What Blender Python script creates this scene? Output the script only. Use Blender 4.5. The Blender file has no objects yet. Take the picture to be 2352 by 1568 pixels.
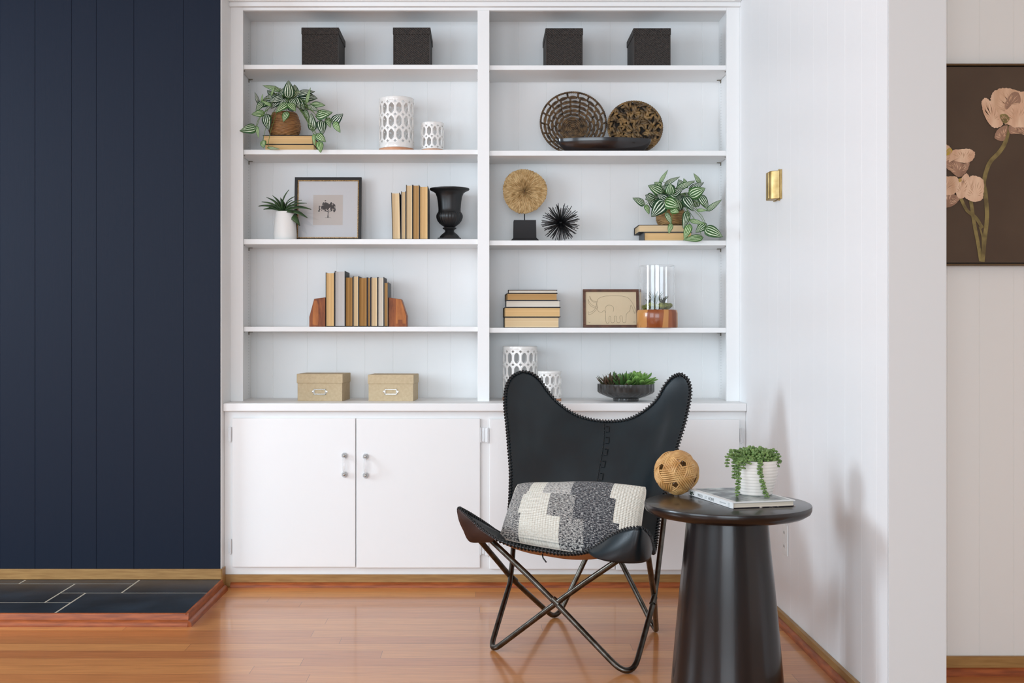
import bpy, bmesh, math, random
import numpy as np
from mathutils import Vector, Matrix
PI = math.pi
S = bpy.context.scene
C = S.collection

# ------------------------------------------------------------------ camera
F, CX, CY, H = 2675.0, 1110.0, 765.0, 1.0614      # focal length and principal point in pixels, eye height in metres
cd = bpy.data.cameras.new('camera'); cam = bpy.data.objects.new('camera', cd); C.objects.link(cam)
cam.location = (0, 0, H); cam.rotation_euler = (PI/2, 0, 0)
cd.sensor_width = 36; cd.lens = F/2352*36
cd.shift_x = (1176-CX)/2352; cd.shift_y = -(784-CY)/2352
cd.clip_start = .05
S.camera = cam
# ------------------------------------------------------------------ world and light
S.view_settings.view_transform = 'Standard'; S.view_settings.look = 'None'
S.view_settings.gamma = 1; S.view_settings.use_curve_mapping = False
S.view_settings.exposure = -0.03
w = bpy.data.worlds.new('world'); S.world = w; w.use_nodes = True
bg = w.node_tree.nodes['Background']; bg.inputs[0].default_value = (.93, .965, 1.0, 1); bg.inputs[1].default_value = .3
def area(name, loc, target, sx, sy, power, color):
    l = bpy.data.lights.new(name, 'AREA'); l.shape = 'RECTANGLE'; l.size = sx; l.size_y = sy; l.energy = power; l.color = color
    o = bpy.data.objects.new(name, l); C.objects.link(o); o.location = loc
    o.rotation_euler = (Vector(target)-Vector(loc)).to_track_quat('-Z', 'Y').to_euler()
    return o
area('window_light_left', (-4.6, 3.4, 1.85), (1.1, 3.9, 1.1), 1.2, 1.2, 110, (.78, .925, 1.06))
area('window_light_side', (-3.2, .2, 1.65), (.3, 4.8, 1.1), 2.3, 1.6, 88, (.78, .925, 1.06))
area('fill_light_rear', (-.6, -3.4, 1.5), (.0, 5, 1.2), 3.4, 2.0, 166, (.82, .94, 1.05))  # added fill behind the camera to even out the shelf interiors, no known window
# ------------------------------------------------------------------ helpers
def W(px, py, Y): return np.array([(px-CX)/F*Y, Y, H-(py-CY)/F*Y])
def X_(px, Y): return (px-CX)/F*Y
def Z_(py, Y): return H-(py-CY)/F*Y
ORG = {}
def thing(name, loc, label, cat, group=None, kind=None):
    o = bpy.data.objects.new(name, None); C.objects.link(o); o.location = loc; o.empty_display_size = .05
    ORG[o.name] = np.array(loc, float)
    tag(o, label, cat, group, kind); return o
def tag(o, label=None, cat=None, group=None, kind=None):
    if label: o['label'] = label
    if cat: o['category'] = cat
    if group: o['group'] = group
    if kind: o['kind'] = kind
    return o
def dup(root, loc, label, rz=0):
    r = root.copy(); C.objects.link(r); r.location = loc; r['label'] = label; r.rotation_euler = (0, 0, rz)
    for ch in list(root.children):
        c = ch.copy(); C.objects.link(c); c.parent = r
        for g in list(ch.children):
            d = g.copy(); C.objects.link(d); d.parent = c
    return r

class G:
    def __init__(s): s.v = []; s.f = []; s.m = []; s.uv = {}
    def add(s, vs, fs, m=0, uv=None):
        o = len(s.v); s.v.extend([tuple(map(float, p)) for p in vs])
        for i, f in enumerate(fs): s.f.append(tuple(k+o for k in f)); s.m.append(m)
        if uv is not None:
            for i, t in enumerate(uv): s.uv[o+i] = t
        return s
    def box(s, a, b, m=0):
        x0, x1 = sorted((a[0], b[0])); y0, y1 = sorted((a[1], b[1])); z0, z1 = sorted((a[2], b[2]))
        return s.add([(x0,y0,z0),(x1,y0,z0),(x1,y1,z0),(x0,y1,z0),(x0,y0,z1),(x1,y0,z1),(x1,y1,z1),(x0,y1,z1)],
                     [(0,3,2,1),(4,5,6,7),(0,1,5,4),(1,2,6,5),(2,3,7,6),(3,0,4,7)], m)
    def obox(s, c, ax, ay, az, m=0):       # oriented box, centre and three half axes
        c, ax, ay, az = map(lambda q: np.array(q, float), (c, ax, ay, az))
        vs = [c+i*ax+j*ay+k*az for k in (-1,1) for i, j in ((-1,-1),(1,-1),(1,1),(-1,1))]
        fl = [(0,3,2,1),(4,5,6,7),(0,1,5,4),(1,2,6,5),(2,3,7,6),(3,0,4,7)]
        if np.dot(np.cross(ax, ay), az) < 0: fl = [f[::-1] for f in fl]
        return s.add(vs, fl, m)
    def tube(s, path, r, n=8, closed=False, cap=True, m=0, flat=1.0, up=None):
        P = [np.array(p, float) for p in path]; N = len(P)
        R = r if hasattr(r, '__len__') else [r]*N
        T = []
        for i in range(N):
            a = P[(i-1) % N] if (closed or i > 0) else P[i]; b = P[(i+1) % N] if (closed or i < N-1) else P[i]
            t = b-a; T.append(t/(np.linalg.norm(t)+1e-12))
        ref = np.array(up if (up is not None and not callable(up)) else ((0,0,1) if abs(T[0][2]) < .9 else (1,0,0)), float)
        vs = []; nrm = ref
        for i in range(N):
            if callable(up): nrm = up(P[i])
            u = nrm-np.dot(nrm, T[i])*T[i]; u /= (np.linalg.norm(u)+1e-12); v = np.cross(T[i], u)
            if not callable(up): nrm = u
            for k in range(n):
                a = 2*PI*k/n; vs.append(P[i]+R[i]*(math.cos(a)*u*flat+math.sin(a)*v))
        fs = []
        for i in range(N if closed else N-1):
            for k in range(n):
                a = i*n+k; b = i*n+(k+1) % n; j = ((i+1) % N)*n
                fs.append((a, b, j+(k+1) % n, j+k))
        if cap and not closed: fs.append(tuple(range(n))[::-1]); fs.append(tuple((N-1)*n+k for k in range(n)))
        return s.add(vs, fs, m)
    def lathe(s, prof, c, n=48, rmod=None, m=0):
        # prof: list of (r, z); r == 0 closes the end
        vs = []; rows = []
        for i, (r, z) in enumerate(prof):
            if r <= 1e-9: rows.append([len(vs)]); vs.append((c[0], c[1], c[2]+z)); continue
            row = []
            for k in range(n):
                a = 2*PI*k/n; rr = r*(rmod(a, i, z) if rmod else 1)
                row.append(len(vs)); vs.append((c[0]+rr*math.cos(a), c[1]+rr*math.sin(a), c[2]+z))
            rows.append(row)
        fs = []
        for A, B in zip(rows, rows[1:]):
            if len(A) == 1 and len(B) == 1: continue
            for k in range(n):
                k2 = (k+1) % n
                if len(A) == 1: fs.append((A[0], B[k2], B[k]))
                elif len(B) == 1: fs.append((A[k], A[k2], B[0]))
                else: fs.append((A[k], A[k2], B[k2], B[k]))
        return s.add(vs, fs, m)
    def grid(s, fn, nu, nv, m=0, uv=True, closeu=False, mf=None):
        vs = []; uvs = []
        for j in range(nv+1):
            for i in range(nu+1): vs.append(fn(i/nu, j/nv)); uvs.append((i/nu, j/nv))
        fs = []; q = []
        for j in range(nv):
            for i in range(nu):
                a = j*(nu+1)+i; fs.append((a, a+1, a+nu+2, a+nu+1)); q.append(mf((i+.5)/nu, (j+.5)/nv) if mf else m)
        o = len(s.m); s.add(vs, fs, m, uvs)
        for k, qq in enumerate(q): s.m[o+k] = qq
        return s
    def ell(s, c, rx, ry, rz, n=8, k=6, rot=None, m=0):
        vs = []; c = np.array(c, float); R = np.array(rot) if rot is not None else np.eye(3)
        for j in range(1, k):
            t = PI*j/k
            for i in range(n):
                a = 2*PI*i/n; vs.append(c+R@np.array([rx*math.sin(t)*math.cos(a), ry*math.sin(t)*math.sin(a), rz*math.cos(t)]))
        top = len(vs); vs.append(c+R@np.array([0,0,rz])); bot = len(vs); vs.append(c+R@np.array([0,0,-rz]))
        fs = []
        for j in range(k-2):
            for i in range(n): a = j*n+i; b = j*n+(i+1) % n; fs.append((a, a+n, b+n, b))
        for i in range(n): fs.append((top, i, (i+1) % n)); fs.append((bot, (k-2)*n+(i+1) % n, (k-2)*n+i))
        return s.add(vs, fs, m)
    def prism(s, pts, ext, m=0):           # polygon pts (3d, planar) pushed along ext
        n = len(pts); P = [np.array(p, float) for p in pts]; e = np.array(ext, float)
        nv = sum((np.cross(P[i]-P[0], P[i+1]-P[0]) for i in range(1, n-1)), np.zeros(3))
        if np.dot(nv, e) > 0: P = P[::-1]
        return s.add(P+[p+e for p in P], [tuple(range(n)), tuple(range(n, 2*n))[::-1]]+[(i, n+i, n+(i+1) % n, (i+1) % n) for i in range(n)], m)
    def poly(s, pts, m=0, uv=None): return s.add(pts, [tuple(range(len(pts)))], m, uv)
    def rotz(s, c, a):
        ca, sa = math.cos(a), math.sin(a)
        s.v = [(c[0]+(x-c[0])*ca-(y-c[1])*sa, c[1]+(x-c[0])*sa+(y-c[1])*ca, z) for x, y, z in s.v]; return s
    def obj(s, name, mats, parent=None, loc=None, smooth=False, bevel=0, solid=0, seg=2, angle=None):
        org = ORG[parent.name] if parent is not None else np.array(loc if loc is not None else (0,0,0), float)
        me = bpy.data.meshes.new(name)
        me.from_pydata([(x-org[0], y-org[1], z-org[2]) for x, y, z in s.v], [], s.f)
        if not isinstance(mats, (list, tuple)): mats = [mats]
        for q in mats: me.materials.append(q)
        me.polygons.foreach_set('material_index', s.m)
        if s.uv:
            ul = me.uv_layers.new(name='UVMap')
            for lp in me.loops: ul.data[lp.index].uv = s.uv.get(lp.vertex_index, (0, 0))
        me.polygons.foreach_set('use_smooth', [bool(smooth)]*len(me.polygons))
        me.update()
        o = bpy.data.objects.new(name, me); C.objects.link(o)
        if parent is not None: o.parent = parent
        else: o.location = org
        ORG[o.name] = org
        if smooth and angle: me.set_sharp_from_angle(angle=math.radians(angle))
        if bevel:
            b = o.modifiers.new('bevel', 'BEVEL'); b.width = bevel; b.segments = seg; b.limit_method = 'ANGLE'; b.angle_limit = math.radians(35)
            me.polygons.foreach_set('use_smooth', [True]*len(me.polygons)); b.harden_normals = True
        if solid:
            b = o.modifiers.new('solid', 'SOLIDIFY'); b.thickness = abs(solid); b.offset = 1 if solid > 0 else -1
        return o
def crom(pts, n, closed=False):            # Catmull-Rom through pts, n samples per span
    P = [np.array(p, float) for p in pts]; N = len(P); out = []
    for i in range(N if closed else N-1):
        p0 = P[(i-1) % N] if (closed or i > 0) else 2*P[0]-P[1]
        p1 = P[i]; p2 = P[(i+1) % N]
        p3 = P[(i+2) % N] if (closed or i < N-2) else 2*P[-1]-P[-2]
        for k in range(n):
            t = k/n; out.append(.5*(2*p1+(p2-p0)*t+(2*p0-5*p1+4*p2-p3)*t*t+(3*p1-p0-3*p2+p3)*t**3))
    if not closed: out.append(P[-1])
    return out
def resample(path, n):
    P = np.array(path); d = np.r_[0, np.cumsum(np.linalg.norm(np.diff(P, axis=0), axis=1))]
    t = np.linspace(0, d[-1], n); return np.stack([np.interp(t, d, P[:, k]) for k in range(3)], 1)

# ------------------------------------------------------------------ materials
def srgb(r, g, b):
    f = lambda c: (c/255/12.92 if c/255 <= .04045 else ((c/255+.055)/1.055)**2.4)
    return (f(r), f(g), f(b), 1)
def M(name, col, rough=.5, metal=0, spec=.5, coat=0, trans=0, ior=1.45, col2=None, nscale=20, stretch=(1,1,1), detail=3,
      bump=0, bscale=60, bstretch=(1,1,1), kind='noise', contrast=(.35,.65), sheen=0, bdist=.001, rot=(0,0,0), coord='Object'):
    m = bpy.data.materials.new(name); m.use_nodes = True; nt = m.node_tree; N = nt.nodes; L = nt.links
    b = N['Principled BSDF']
    b.inputs['Base Color'].default_value = col; b.inputs['Roughness'].default_value = rough; b.inputs['Metallic'].default_value = metal
    b.inputs['Specular IOR Level'].default_value = spec; b.inputs['Coat Weight'].default_value = coat; b.inputs['Coat Roughness'].default_value = .08
    b.inputs['Transmission Weight'].default_value = trans; b.inputs['IOR'].default_value = ior
    b.inputs['Sheen Weight'].default_value = sheen
    tc = N.new('ShaderNodeTexCoord')
    def tex(scale, st):
        mp = N.new('ShaderNodeMapping'); mp.inputs['Scale'].default_value = st; mp.inputs['Rotation'].default_value = rot; L.new(tc.outputs[coord], mp.inputs[0])
        t = N.new('ShaderNodeTexNoise'); t.inputs['Scale'].default_value = scale; t.inputs['Detail'].default_value = detail
        L.new(mp.outputs[0], t.inputs['Vector']); return t
    if col2:
        t = tex(nscale, stretch); r = N.new('ShaderNodeValToRGB'); r.color_ramp.elements[0].position = contrast[0]; r.color_ramp.elements[1].position = contrast[1]
        r.color_ramp.elements[0].color = col; r.color_ramp.elements[1].color = col2
        L.new(t.outputs[0], r.inputs[0]); L.new(r.outputs[0], b.inputs['Base Color'])
    if bump:
        t = tex(bscale, bstretch); u = N.new('ShaderNodeBump'); u.inputs['Strength'].default_value = bump; u.inputs['Distance'].default_value = bdist
        L.new(t.outputs[0], u.inputs['Height']); L.new(u.outputs[0], b.inputs['Normal'])
    return m
def nodes(m): return m.node_tree.nodes, m.node_tree.links, m.node_tree.nodes['Principled BSDF']
def mth(N, L, op, a, b=None):
    n = N.new('ShaderNodeMath'); n.operation = op
    for i, q in enumerate((a, b)):
        if q is None: continue
        if isinstance(q, (int, float)): n.inputs[i].default_value = q
        else: L.new(q, n.inputs[i])
    return n.outputs[0]

m_white = M('white_paint', srgb(241,241,240), .42, bump=.12, bscale=55, bstretch=(4,4,.35), bdist=.001)
m_wallw = M('white_wall_paint', srgb(243,243,243), .38, bump=.10, bscale=40, bstretch=(4,4,.3), bdist=.001)
m_hallw = M('warm_white_wall_paint', srgb(232,229,224), .5)
m_endw = M('shaded_end_paint', srgb(214,215,214), .5)  # white darkened to grey: the wall end's shade is put into the colour
m_ceil = M('ceiling_paint', srgb(238,237,234), .7)
m_navy = M('navy_paint', srgb(24,31,45), .55, spec=.15, bump=.3, bscale=60, bstretch=(5,5,.25), bdist=.0012)
m_board = M('oak_baseboard', srgb(170,130,76), .45, col2=srgb(140,100,52), nscale=9, stretch=(1.2,1.2,14), detail=6, contrast=(.3,.75))
m_shoe = M('red_wood_molding', srgb(164,86,42), .42, col2=srgb(130,64,30), nscale=12, stretch=(1,1,10), detail=4, spec=.35)
m_brush = M('brushed_steel', srgb(170,165,155), .35, metal=1)
m_pin = M('dull_steel', srgb(120,112,98), .45, metal=.9)
m_hole = M('dark_hole', srgb(120,115,110), .9)
m_glass = M('clear_glass', (1,1,1,1), .0, trans=1, ior=1.45)
m_black = M('black_paint', srgb(24,24,26), .38, bump=.1, bscale=120)
m_blackm = M('matte_black', srgb(28,28,30), .6)
m_steel = M('gunmetal_tube', srgb(98,94,88), .3, metal=1, col2=srgb(72,66,58), nscale=30, bump=.05)
m_brass = M('aged_brass', srgb(190,164,112), .38, metal=.7, col2=srgb(160,130,75), nscale=25)
m_terra = M('terracotta', srgb(214,160,126), .8, col2=srgb(200,145,112), nscale=40)
m_ceram = M('white_glazed_ceramic', srgb(238,236,232), .2, coat=.4, bump=.05, bscale=50)
m_vase = M('white_matte_ceramic', srgb(236,235,231), .45)

# floor
m_floor = M('cherry_plank_floor', srgb(190,120,66), .14)
N, L, B = nodes(m_floor)
tc = N.new('ShaderNodeTexCoord'); br = N.new('ShaderNodeTexBrick'); 
sx = N.new('ShaderNodeSeparateXYZ'); L.new(tc.outputs['Object'], sx.inputs[0])
row = mth(N, L, 'FLOOR', mth(N, L, 'DIVIDE', sx.outputs[1], .0885)); wn = N.new('ShaderNodeTexWhiteNoise'); wn.noise_dimensions = '1D'; L.new(row, wn.inputs['W'])
cb = N.new('ShaderNodeCombineXYZ'); L.new(mth(N, L, 'ADD', sx.outputs[0], mth(N, L, 'MULTIPLY', wn.outputs['Value'], 3.7)), cb.inputs[0]); L.new(sx.outputs[1], cb.inputs[1]); L.new(cb.outputs[0], br.inputs['Vector'])
br.inputs['Color1'].default_value = srgb(216,152,90); br.inputs['Color2'].default_value = srgb(184,116,66); br.inputs['Mortar'].default_value = srgb(96,52,26)
br.inputs['Scale'].default_value = 1; br.inputs['Mortar Size'].default_value = .0007; br.inputs['Mortar Smooth'].default_value = .3
br.inputs['Brick Width'].default_value = 1.5; br.inputs['Row Height'].default_value = .0885; br.offset = 0; br.squash = 1
mp = N.new('ShaderNodeMapping'); mp.inputs['Scale'].default_value = (1.2, 22, 1); L.new(tc.outputs['Object'], mp.inputs[0])
no = N.new('ShaderNodeTexNoise'); no.inputs['Scale'].default_value = 5; no.inputs['Detail'].default_value = 7; no.inputs['Distortion'].default_value = .6; L.new(mp.outputs[0], no.inputs['Vector'])
rp = N.new('ShaderNodeValToRGB'); rp.color_ramp.elements[0].position = .3; rp.color_ramp.elements[1].position = .72
rp.color_ramp.elements[0].color = (.80,.74,.67,1); rp.color_ramp.elements[1].color = (1.12,1.08,1.04,1); L.new(no.outputs[0], rp.inputs[0])
mx = N.new('ShaderNodeMix'); mx.data_type = 'RGBA'; mx.blend_type = 'MULTIPLY'; mx.inputs[0].default_value = 1
L.new(br.outputs['Color'], mx.inputs[6]); L.new(rp.outputs[0], mx.inputs[7]); L.new(mx.outputs[2], B.inputs['Base Color'])
bu = N.new('ShaderNodeBump'); bu.inputs['Strength'].default_value = .5; bu.inputs['Distance'].default_value = .0008; bu.invert = True
L.new(br.outputs['Fac'], bu.inputs['Height']); L.new(bu.outputs[0], B.inputs['Normal'])
B.inputs['Coat Weight'].default_value = .5; B.inputs['Coat Roughness'].default_value = .1; B.inputs['Roughness'].default_value = .3

# ------------------------------------------------------------------ room shell
YN, YU, YB = 4.825, 5.0, 4.885     # navy wall, upper face frame, base cabinet face
YW = 5.27                           # panelled wall behind the shelves
XL, XR = -1.086, 1.10; ZC = 2.49
XF = XR+.157; YE = 3.16; YH = 3.63
def struct(g, name, m, label=None, cat=None, **k):
    o = g.obj(name, m, **k); o['kind'] = 'structure'
    if label: o['label'] = label; o['category'] = cat
    return o
def grooved(g, a0, a1, grooves, z0, z1, place, gw=.0035, gd=.0012):
    """panel front with V grooves; place(a, d) -> (x, y), d = depth into the wall"""
    pr = [(a0, 0)]
    for q in sorted(grooves):
        if a0+gw < q < a1-gw: pr += [(q-gw/2, 0), (q-gw/8, gd), (q+gw/8, gd), (q+gw/2, 0)]
    pr.append((a1, 0))
    vs = [(*place(a, d), z) for z in (z0, z1) for a, d in pr]; n = len(pr)
    g.add(vs, [(i, i+1, n+i+1, n+i) for i in range(n-1)])
g = G().box((-5.6,-3.6,-.06), (4.2,5.6,0)); struct(g, 'floor', m_floor, 'polished cherry plank floor', 'floor')
g = G().box((-5.6,-3.6,ZC), (4.2,5.6,ZC+.08)); struct(g, 'ceiling', m_ceil, 'white ceiling', 'ceiling')
# wall behind bookcase
g = G(); gx = [X_(p, YW) for p in (590,627,706,774,838,903,982,1035,1100,1191,1256,1336,1402,1468,1535,1613,1660)]
grooved(g, -1.3, 1.3, gx, 0, ZC, lambda a, d: (a, YW+d), gd=.0008); g.box((-1.3, YW+.01, 0), (1.3, YW+.1, ZC))
struct(g, 'wall_back', m_white, 'white vertical board wall seen behind the open shelves', 'wall')
# navy wall
g = G(); gx = [X_(p, YN) for p in (-330,-240,-150,-60,0,81,165,222,308,422)]
grooved(g, -4.2, XL-.004, gx, 0, ZC, lambda a, d: (a, YN+d), gw=.005, gd=.0015); g.box((-4.2, YN+.01, 0), (XL-.004, YN+.6, ZC)); g.box((XL-.0045, YN+.0005, 0), (XL-.004, YN+.011, ZC))
struct(g, 'wall_left', m_navy, 'navy blue wall of vertical boards', 'wall')
g = G().box((XL-.004, YN+.004, .044), (XL, 5.2, ZC)); struct(g, 'trim_1', m_white, 'white return strip between the navy wall and the bookcase', 'trim', bevel=.001)
# right wall
g = G(); gy = [XR*F/(p-CX) for p in (1725,1745,1766,1786,1816,1835,1869,1901,1941,1979,2013)]
grooved(g, YE+.006, 5.4, gy, 0, ZC, lambda a, d: (XR+d, a), gw=.004, gd=.0004); g.box((XR+.006, YE+.0065, 0), (XF-.0005, 5.4, ZC)); 
struct(g, 'wall_right', m_wallw, 'bright white board wall right of the bookcase, ending in a plain edge', 'wall')
g = G().box((XR, YE, 0), (XF, YE+.006, ZC)); struct(g, 'trim_7', m_endw, 'plain end face of the right wall, its shade painted in as grey', 'trim', bevel=.001)
# hall wall
g = G(); gx = [X_(p, YH) for p in (2175,2250,2328,2352,2420,2500)]
grooved(g, XF, 4.2, gx, 0, ZC, lambda a, d: (a, YH+d)); g.box((XF, YH+.01, 0), (4.2, YH+.1, ZC))
struct(g, 'wall_hall', m_hallw, 'warm white board wall of the next room, behind the flower picture', 'wall')
g = G().box((2.9, .6, 0), (3.0, YH, ZC)); struct(g, 'wall_side', m_hallw, 'side wall of the next room', 'wall')
# baseboards and shoe mouldings
def shoe(g, p0, p1, nrm, h=.02, w=.016):
    p0 = np.array(p0, float); p1 = np.array(p1, float); n = np.array(nrm, float)
    pr = [(0,0),(w,0),(w*.97,h*.35),(w*.75,h*.72),(w*.4,h*.94),(0,h)]
    a = [p0+n*x+np.array((0,0,z)) for x, z in pr]; g.prism(a, p1-p0)
g = G().box((XL, 4.872, .0), (XR-.0145, 4.8845, .0515)); struct(g, 'baseboard_back', m_board, 'oak baseboard along the foot of the white cabinets', 'baseboard', bevel=.0015)
g = G(); shoe(g, (XL+.03, 4.872, 0), (XR-.031, 4.872, 0), (0,-1,0)); struct(g, 'trim_2', m_shoe, 'red-brown shoe moulding in front of the cabinets', 'trim', smooth=True, angle=40)
g = G().box((-4.2, 4.812, .044), (XL+.003, 4.8245, .0862)); g.box((XL+.004, 4.812, 0), (XL+.008, 4.871, .088)); struct(g, 'baseboard_left', m_board, 'oak baseboard between navy wall and slate hearth', 'baseboard', bevel=.0015)
g = G().box((XR-.0135, YE, 0), (XR-.0005, 4.872, .043)); struct(g, 'baseboard_right', m_board, 'oak baseboard running along the bright right wall', 'baseboard', bevel=.0015)
g = G(); shoe(g, (XR-.0135, YE, 0), (XR-.0135, 4.855, 0), (-1,0,0)); struct(g, 'trim_3', m_shoe, 'red-brown shoe moulding along the right wall', 'trim', smooth=True, angle=40)
g = G().box((XF, YH-.013, 0), (2.9, YH-.0005, .0575)); struct(g, 'baseboard_hall', m_board, 'oak baseboard under the flower picture in the next room', 'baseboard', bevel=.0015)
g = G(); shoe(g, (XF, YH-.013, 0), (2.9, YH-.013, 0), (0,-1,0), h=.023); struct(g, 'trim_4', m_shoe, 'red-brown shoe moulding in the next room', 'trim', smooth=True, angle=40)
g = G().box((XL, 4.955, 2.476), (XR, 5.0, ZC)); g.box((XL, 4.975, 2.458), (XR, 5.0, 2.476)); struct(g, 'trim_5', m_white, 'white crown strip above the bookcase', 'trim', bevel=.002)
g = G().box((XR-.03, YE, 2.476), (XR-.0005, 4.955, ZC)); struct(g, 'trim_6', m_white, 'white crown strip above the right wall', 'trim', bevel=.002)

# ------------------------------------------------------------------ hearth
m_slate = M('slate', srgb(44,54,64), .35, col2=srgb(30,36,42), nscale=6, detail=6, bump=.5, bscale=14, bdist=.002)
m_grout = M('sandy_grout', srgb(176,166,148), .9, bump=.3, bscale=200)
hz = .0434
t = thing('hearth', (-1.9, 4.5, 0), 'low slate tiled hearth with red-brown wooden border, below the navy wall', 'hearth')
G().box((-3.6, 4.236, 0), (-1.083, 4.811, hz-.0008)).obj('grout_bed', m_grout, t)
g = G(); q = .0038
for x0, x1, y0, y1 in [(-1.42,-1.083,4.569,4.811),(-1.89,-1.42,4.737,4.811),(-2.5,-1.89,4.737,4.811),(-1.66,-1.42,4.569,4.737),(-1.66,-1.56,4.406,4.569),
                       (-2.25,-1.66,4.406,4.737),(-1.56,-1.083,4.236,4.569),(-2.15,-1.56,4.236,4.406),(-2.9,-2.25,4.406,4.737),(-2.8,-2.15,4.236,4.406),(-3.6,-2.5,4.737,4.811),(-3.6,-2.9,4.406,4.737),(-3.6,-2.8,4.236,4.406)]:
    g.box((x0+q, y0+q, hz-.006), (x1-(q if x1 < -1.1 else 0), y1-q*(y1 < 4.8), hz))
g.obj('slate_tiles', m_slate, t, bevel=.0012)
g = G(); g.prism([(-3.6,4.236,0),(-3.6,4.222,0),(-3.6,4.222,.022),(-3.6,4.230,.044),(-3.6,4.236,.045)], (2.517+.014,0,0))
g.prism([(-1.083,4.228,0),(-1.069,4.228,0),(-1.069,4.228,.022),(-1.077,4.228,.044),(-1.083,4.228,.045)], (0,.583,0))
g.obj('wooden_border', m_shoe, t, bevel=.001)
g = G(); shoe(g, (-3.6,4.2215,0), (-1.0685,4.2215,0), (0,-1,0), h=.022, w=.014); shoe(g, (-1.0685,4.21,0), (-1.0685,4.811,0), (1,0,0), h=.022, w=.014)
g.obj('border_molding', m_shoe, t, smooth=True, angle=40)

# ------------------------------------------------------------------ bookcase
xs = [X_(558,YU), X_(1097,YU), X_(1124,YU), X_(1669,YU)]
bc = thing('bookcase', (0, 5.0, .769), 'white built-in bookcase with two bays of open shelves, standing on the white countertop', 'bookcase')
zct = Z_(926, 4.855); zcb = Z_(944.5, 4.855)
g = G(); rail = Z_(24, YU)
g.box((XL, YU, zct), (xs[0], YU+.02, 2.49)); g.box((xs[1], YU, zct), (xs[2], YU+.02, rail)); g.box((xs[3], YU, zct), (XR, YU+.02, 2.49))
g.box((xs[0], YU, rail), (xs[3], YU+.02, 2.49)); g.obj('face_frame', m_white, bc, bevel=.0012)
pl, pr_ = -1.052, 1.066; pm = [-.008, .010]
def panel(x0, x1): return G().box((x0, YU+.0205, zct), (x1, YW-.0005, 2.485))
sp = [panel(pl-.018, pl).obj('side_panel', m_white, bc), panel(pr_, pr_+.018).obj('side_panel', m_white, bc), panel(*pm).obj('divider_panel', m_white, bc)]
G().box((pl, YU+.0205, 2.470), (pr_, YW-.0005, 2.485)).obj('top_panel', m_white, bc)
for o, x, sg in ((sp[0], pl, 1), (sp[1], pr_, -1)):
    g = G()
    for k in range(128):
        z = zct+.02+k*.0127
        if z > 2.44: break
        for yy in (5.222,):
            g.prism([(x, yy+.0019*math.cos(a), z+.0019*math.sin(a)) for a in np.linspace(0, 2*PI, 7)[:-1]], (sg*.0003,0,0))
    h_ = g.obj('peg_holes', m_hole, o)
YSF = 5.021
shelves = {}
for bay, (x0, x1), rows in ((0, (pl, pm[0]), [(148.5,158.8),(343.5,354.5),(549,560.8),(750,761.3)]), (1, (pm[1], pr_), [(150,160.5),(346,357.5),(552,563.3),(752.5,763.8)])):
    for k, (a, b) in enumerate(rows):
        zt, zb = Z_(a, YSF), Z_(b, YSF); shelves[bay, k] = zt
        s = G().box((x0+.0015, YSF, zb), (x1-.0015, YW-.001, zt)).obj('shelf', m_white, bc, bevel=.0012)
        for xx, sg in ((x0, 1), (x1, -1)):
            for yy in (5.05, 5.222):
                g = G().box((xx+sg*.0003, yy-.005, zb-.0028), (xx+sg*.018, yy+.005, zb-.0003)); g.box((xx+sg*.0003, yy-.005, zb-.014), (xx+sg*.003, yy+.005, zb-.0028))
                g.obj('shelf_pin', m_pin, s)
def ZS(bay, k): return shelves[bay, k]

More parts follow.
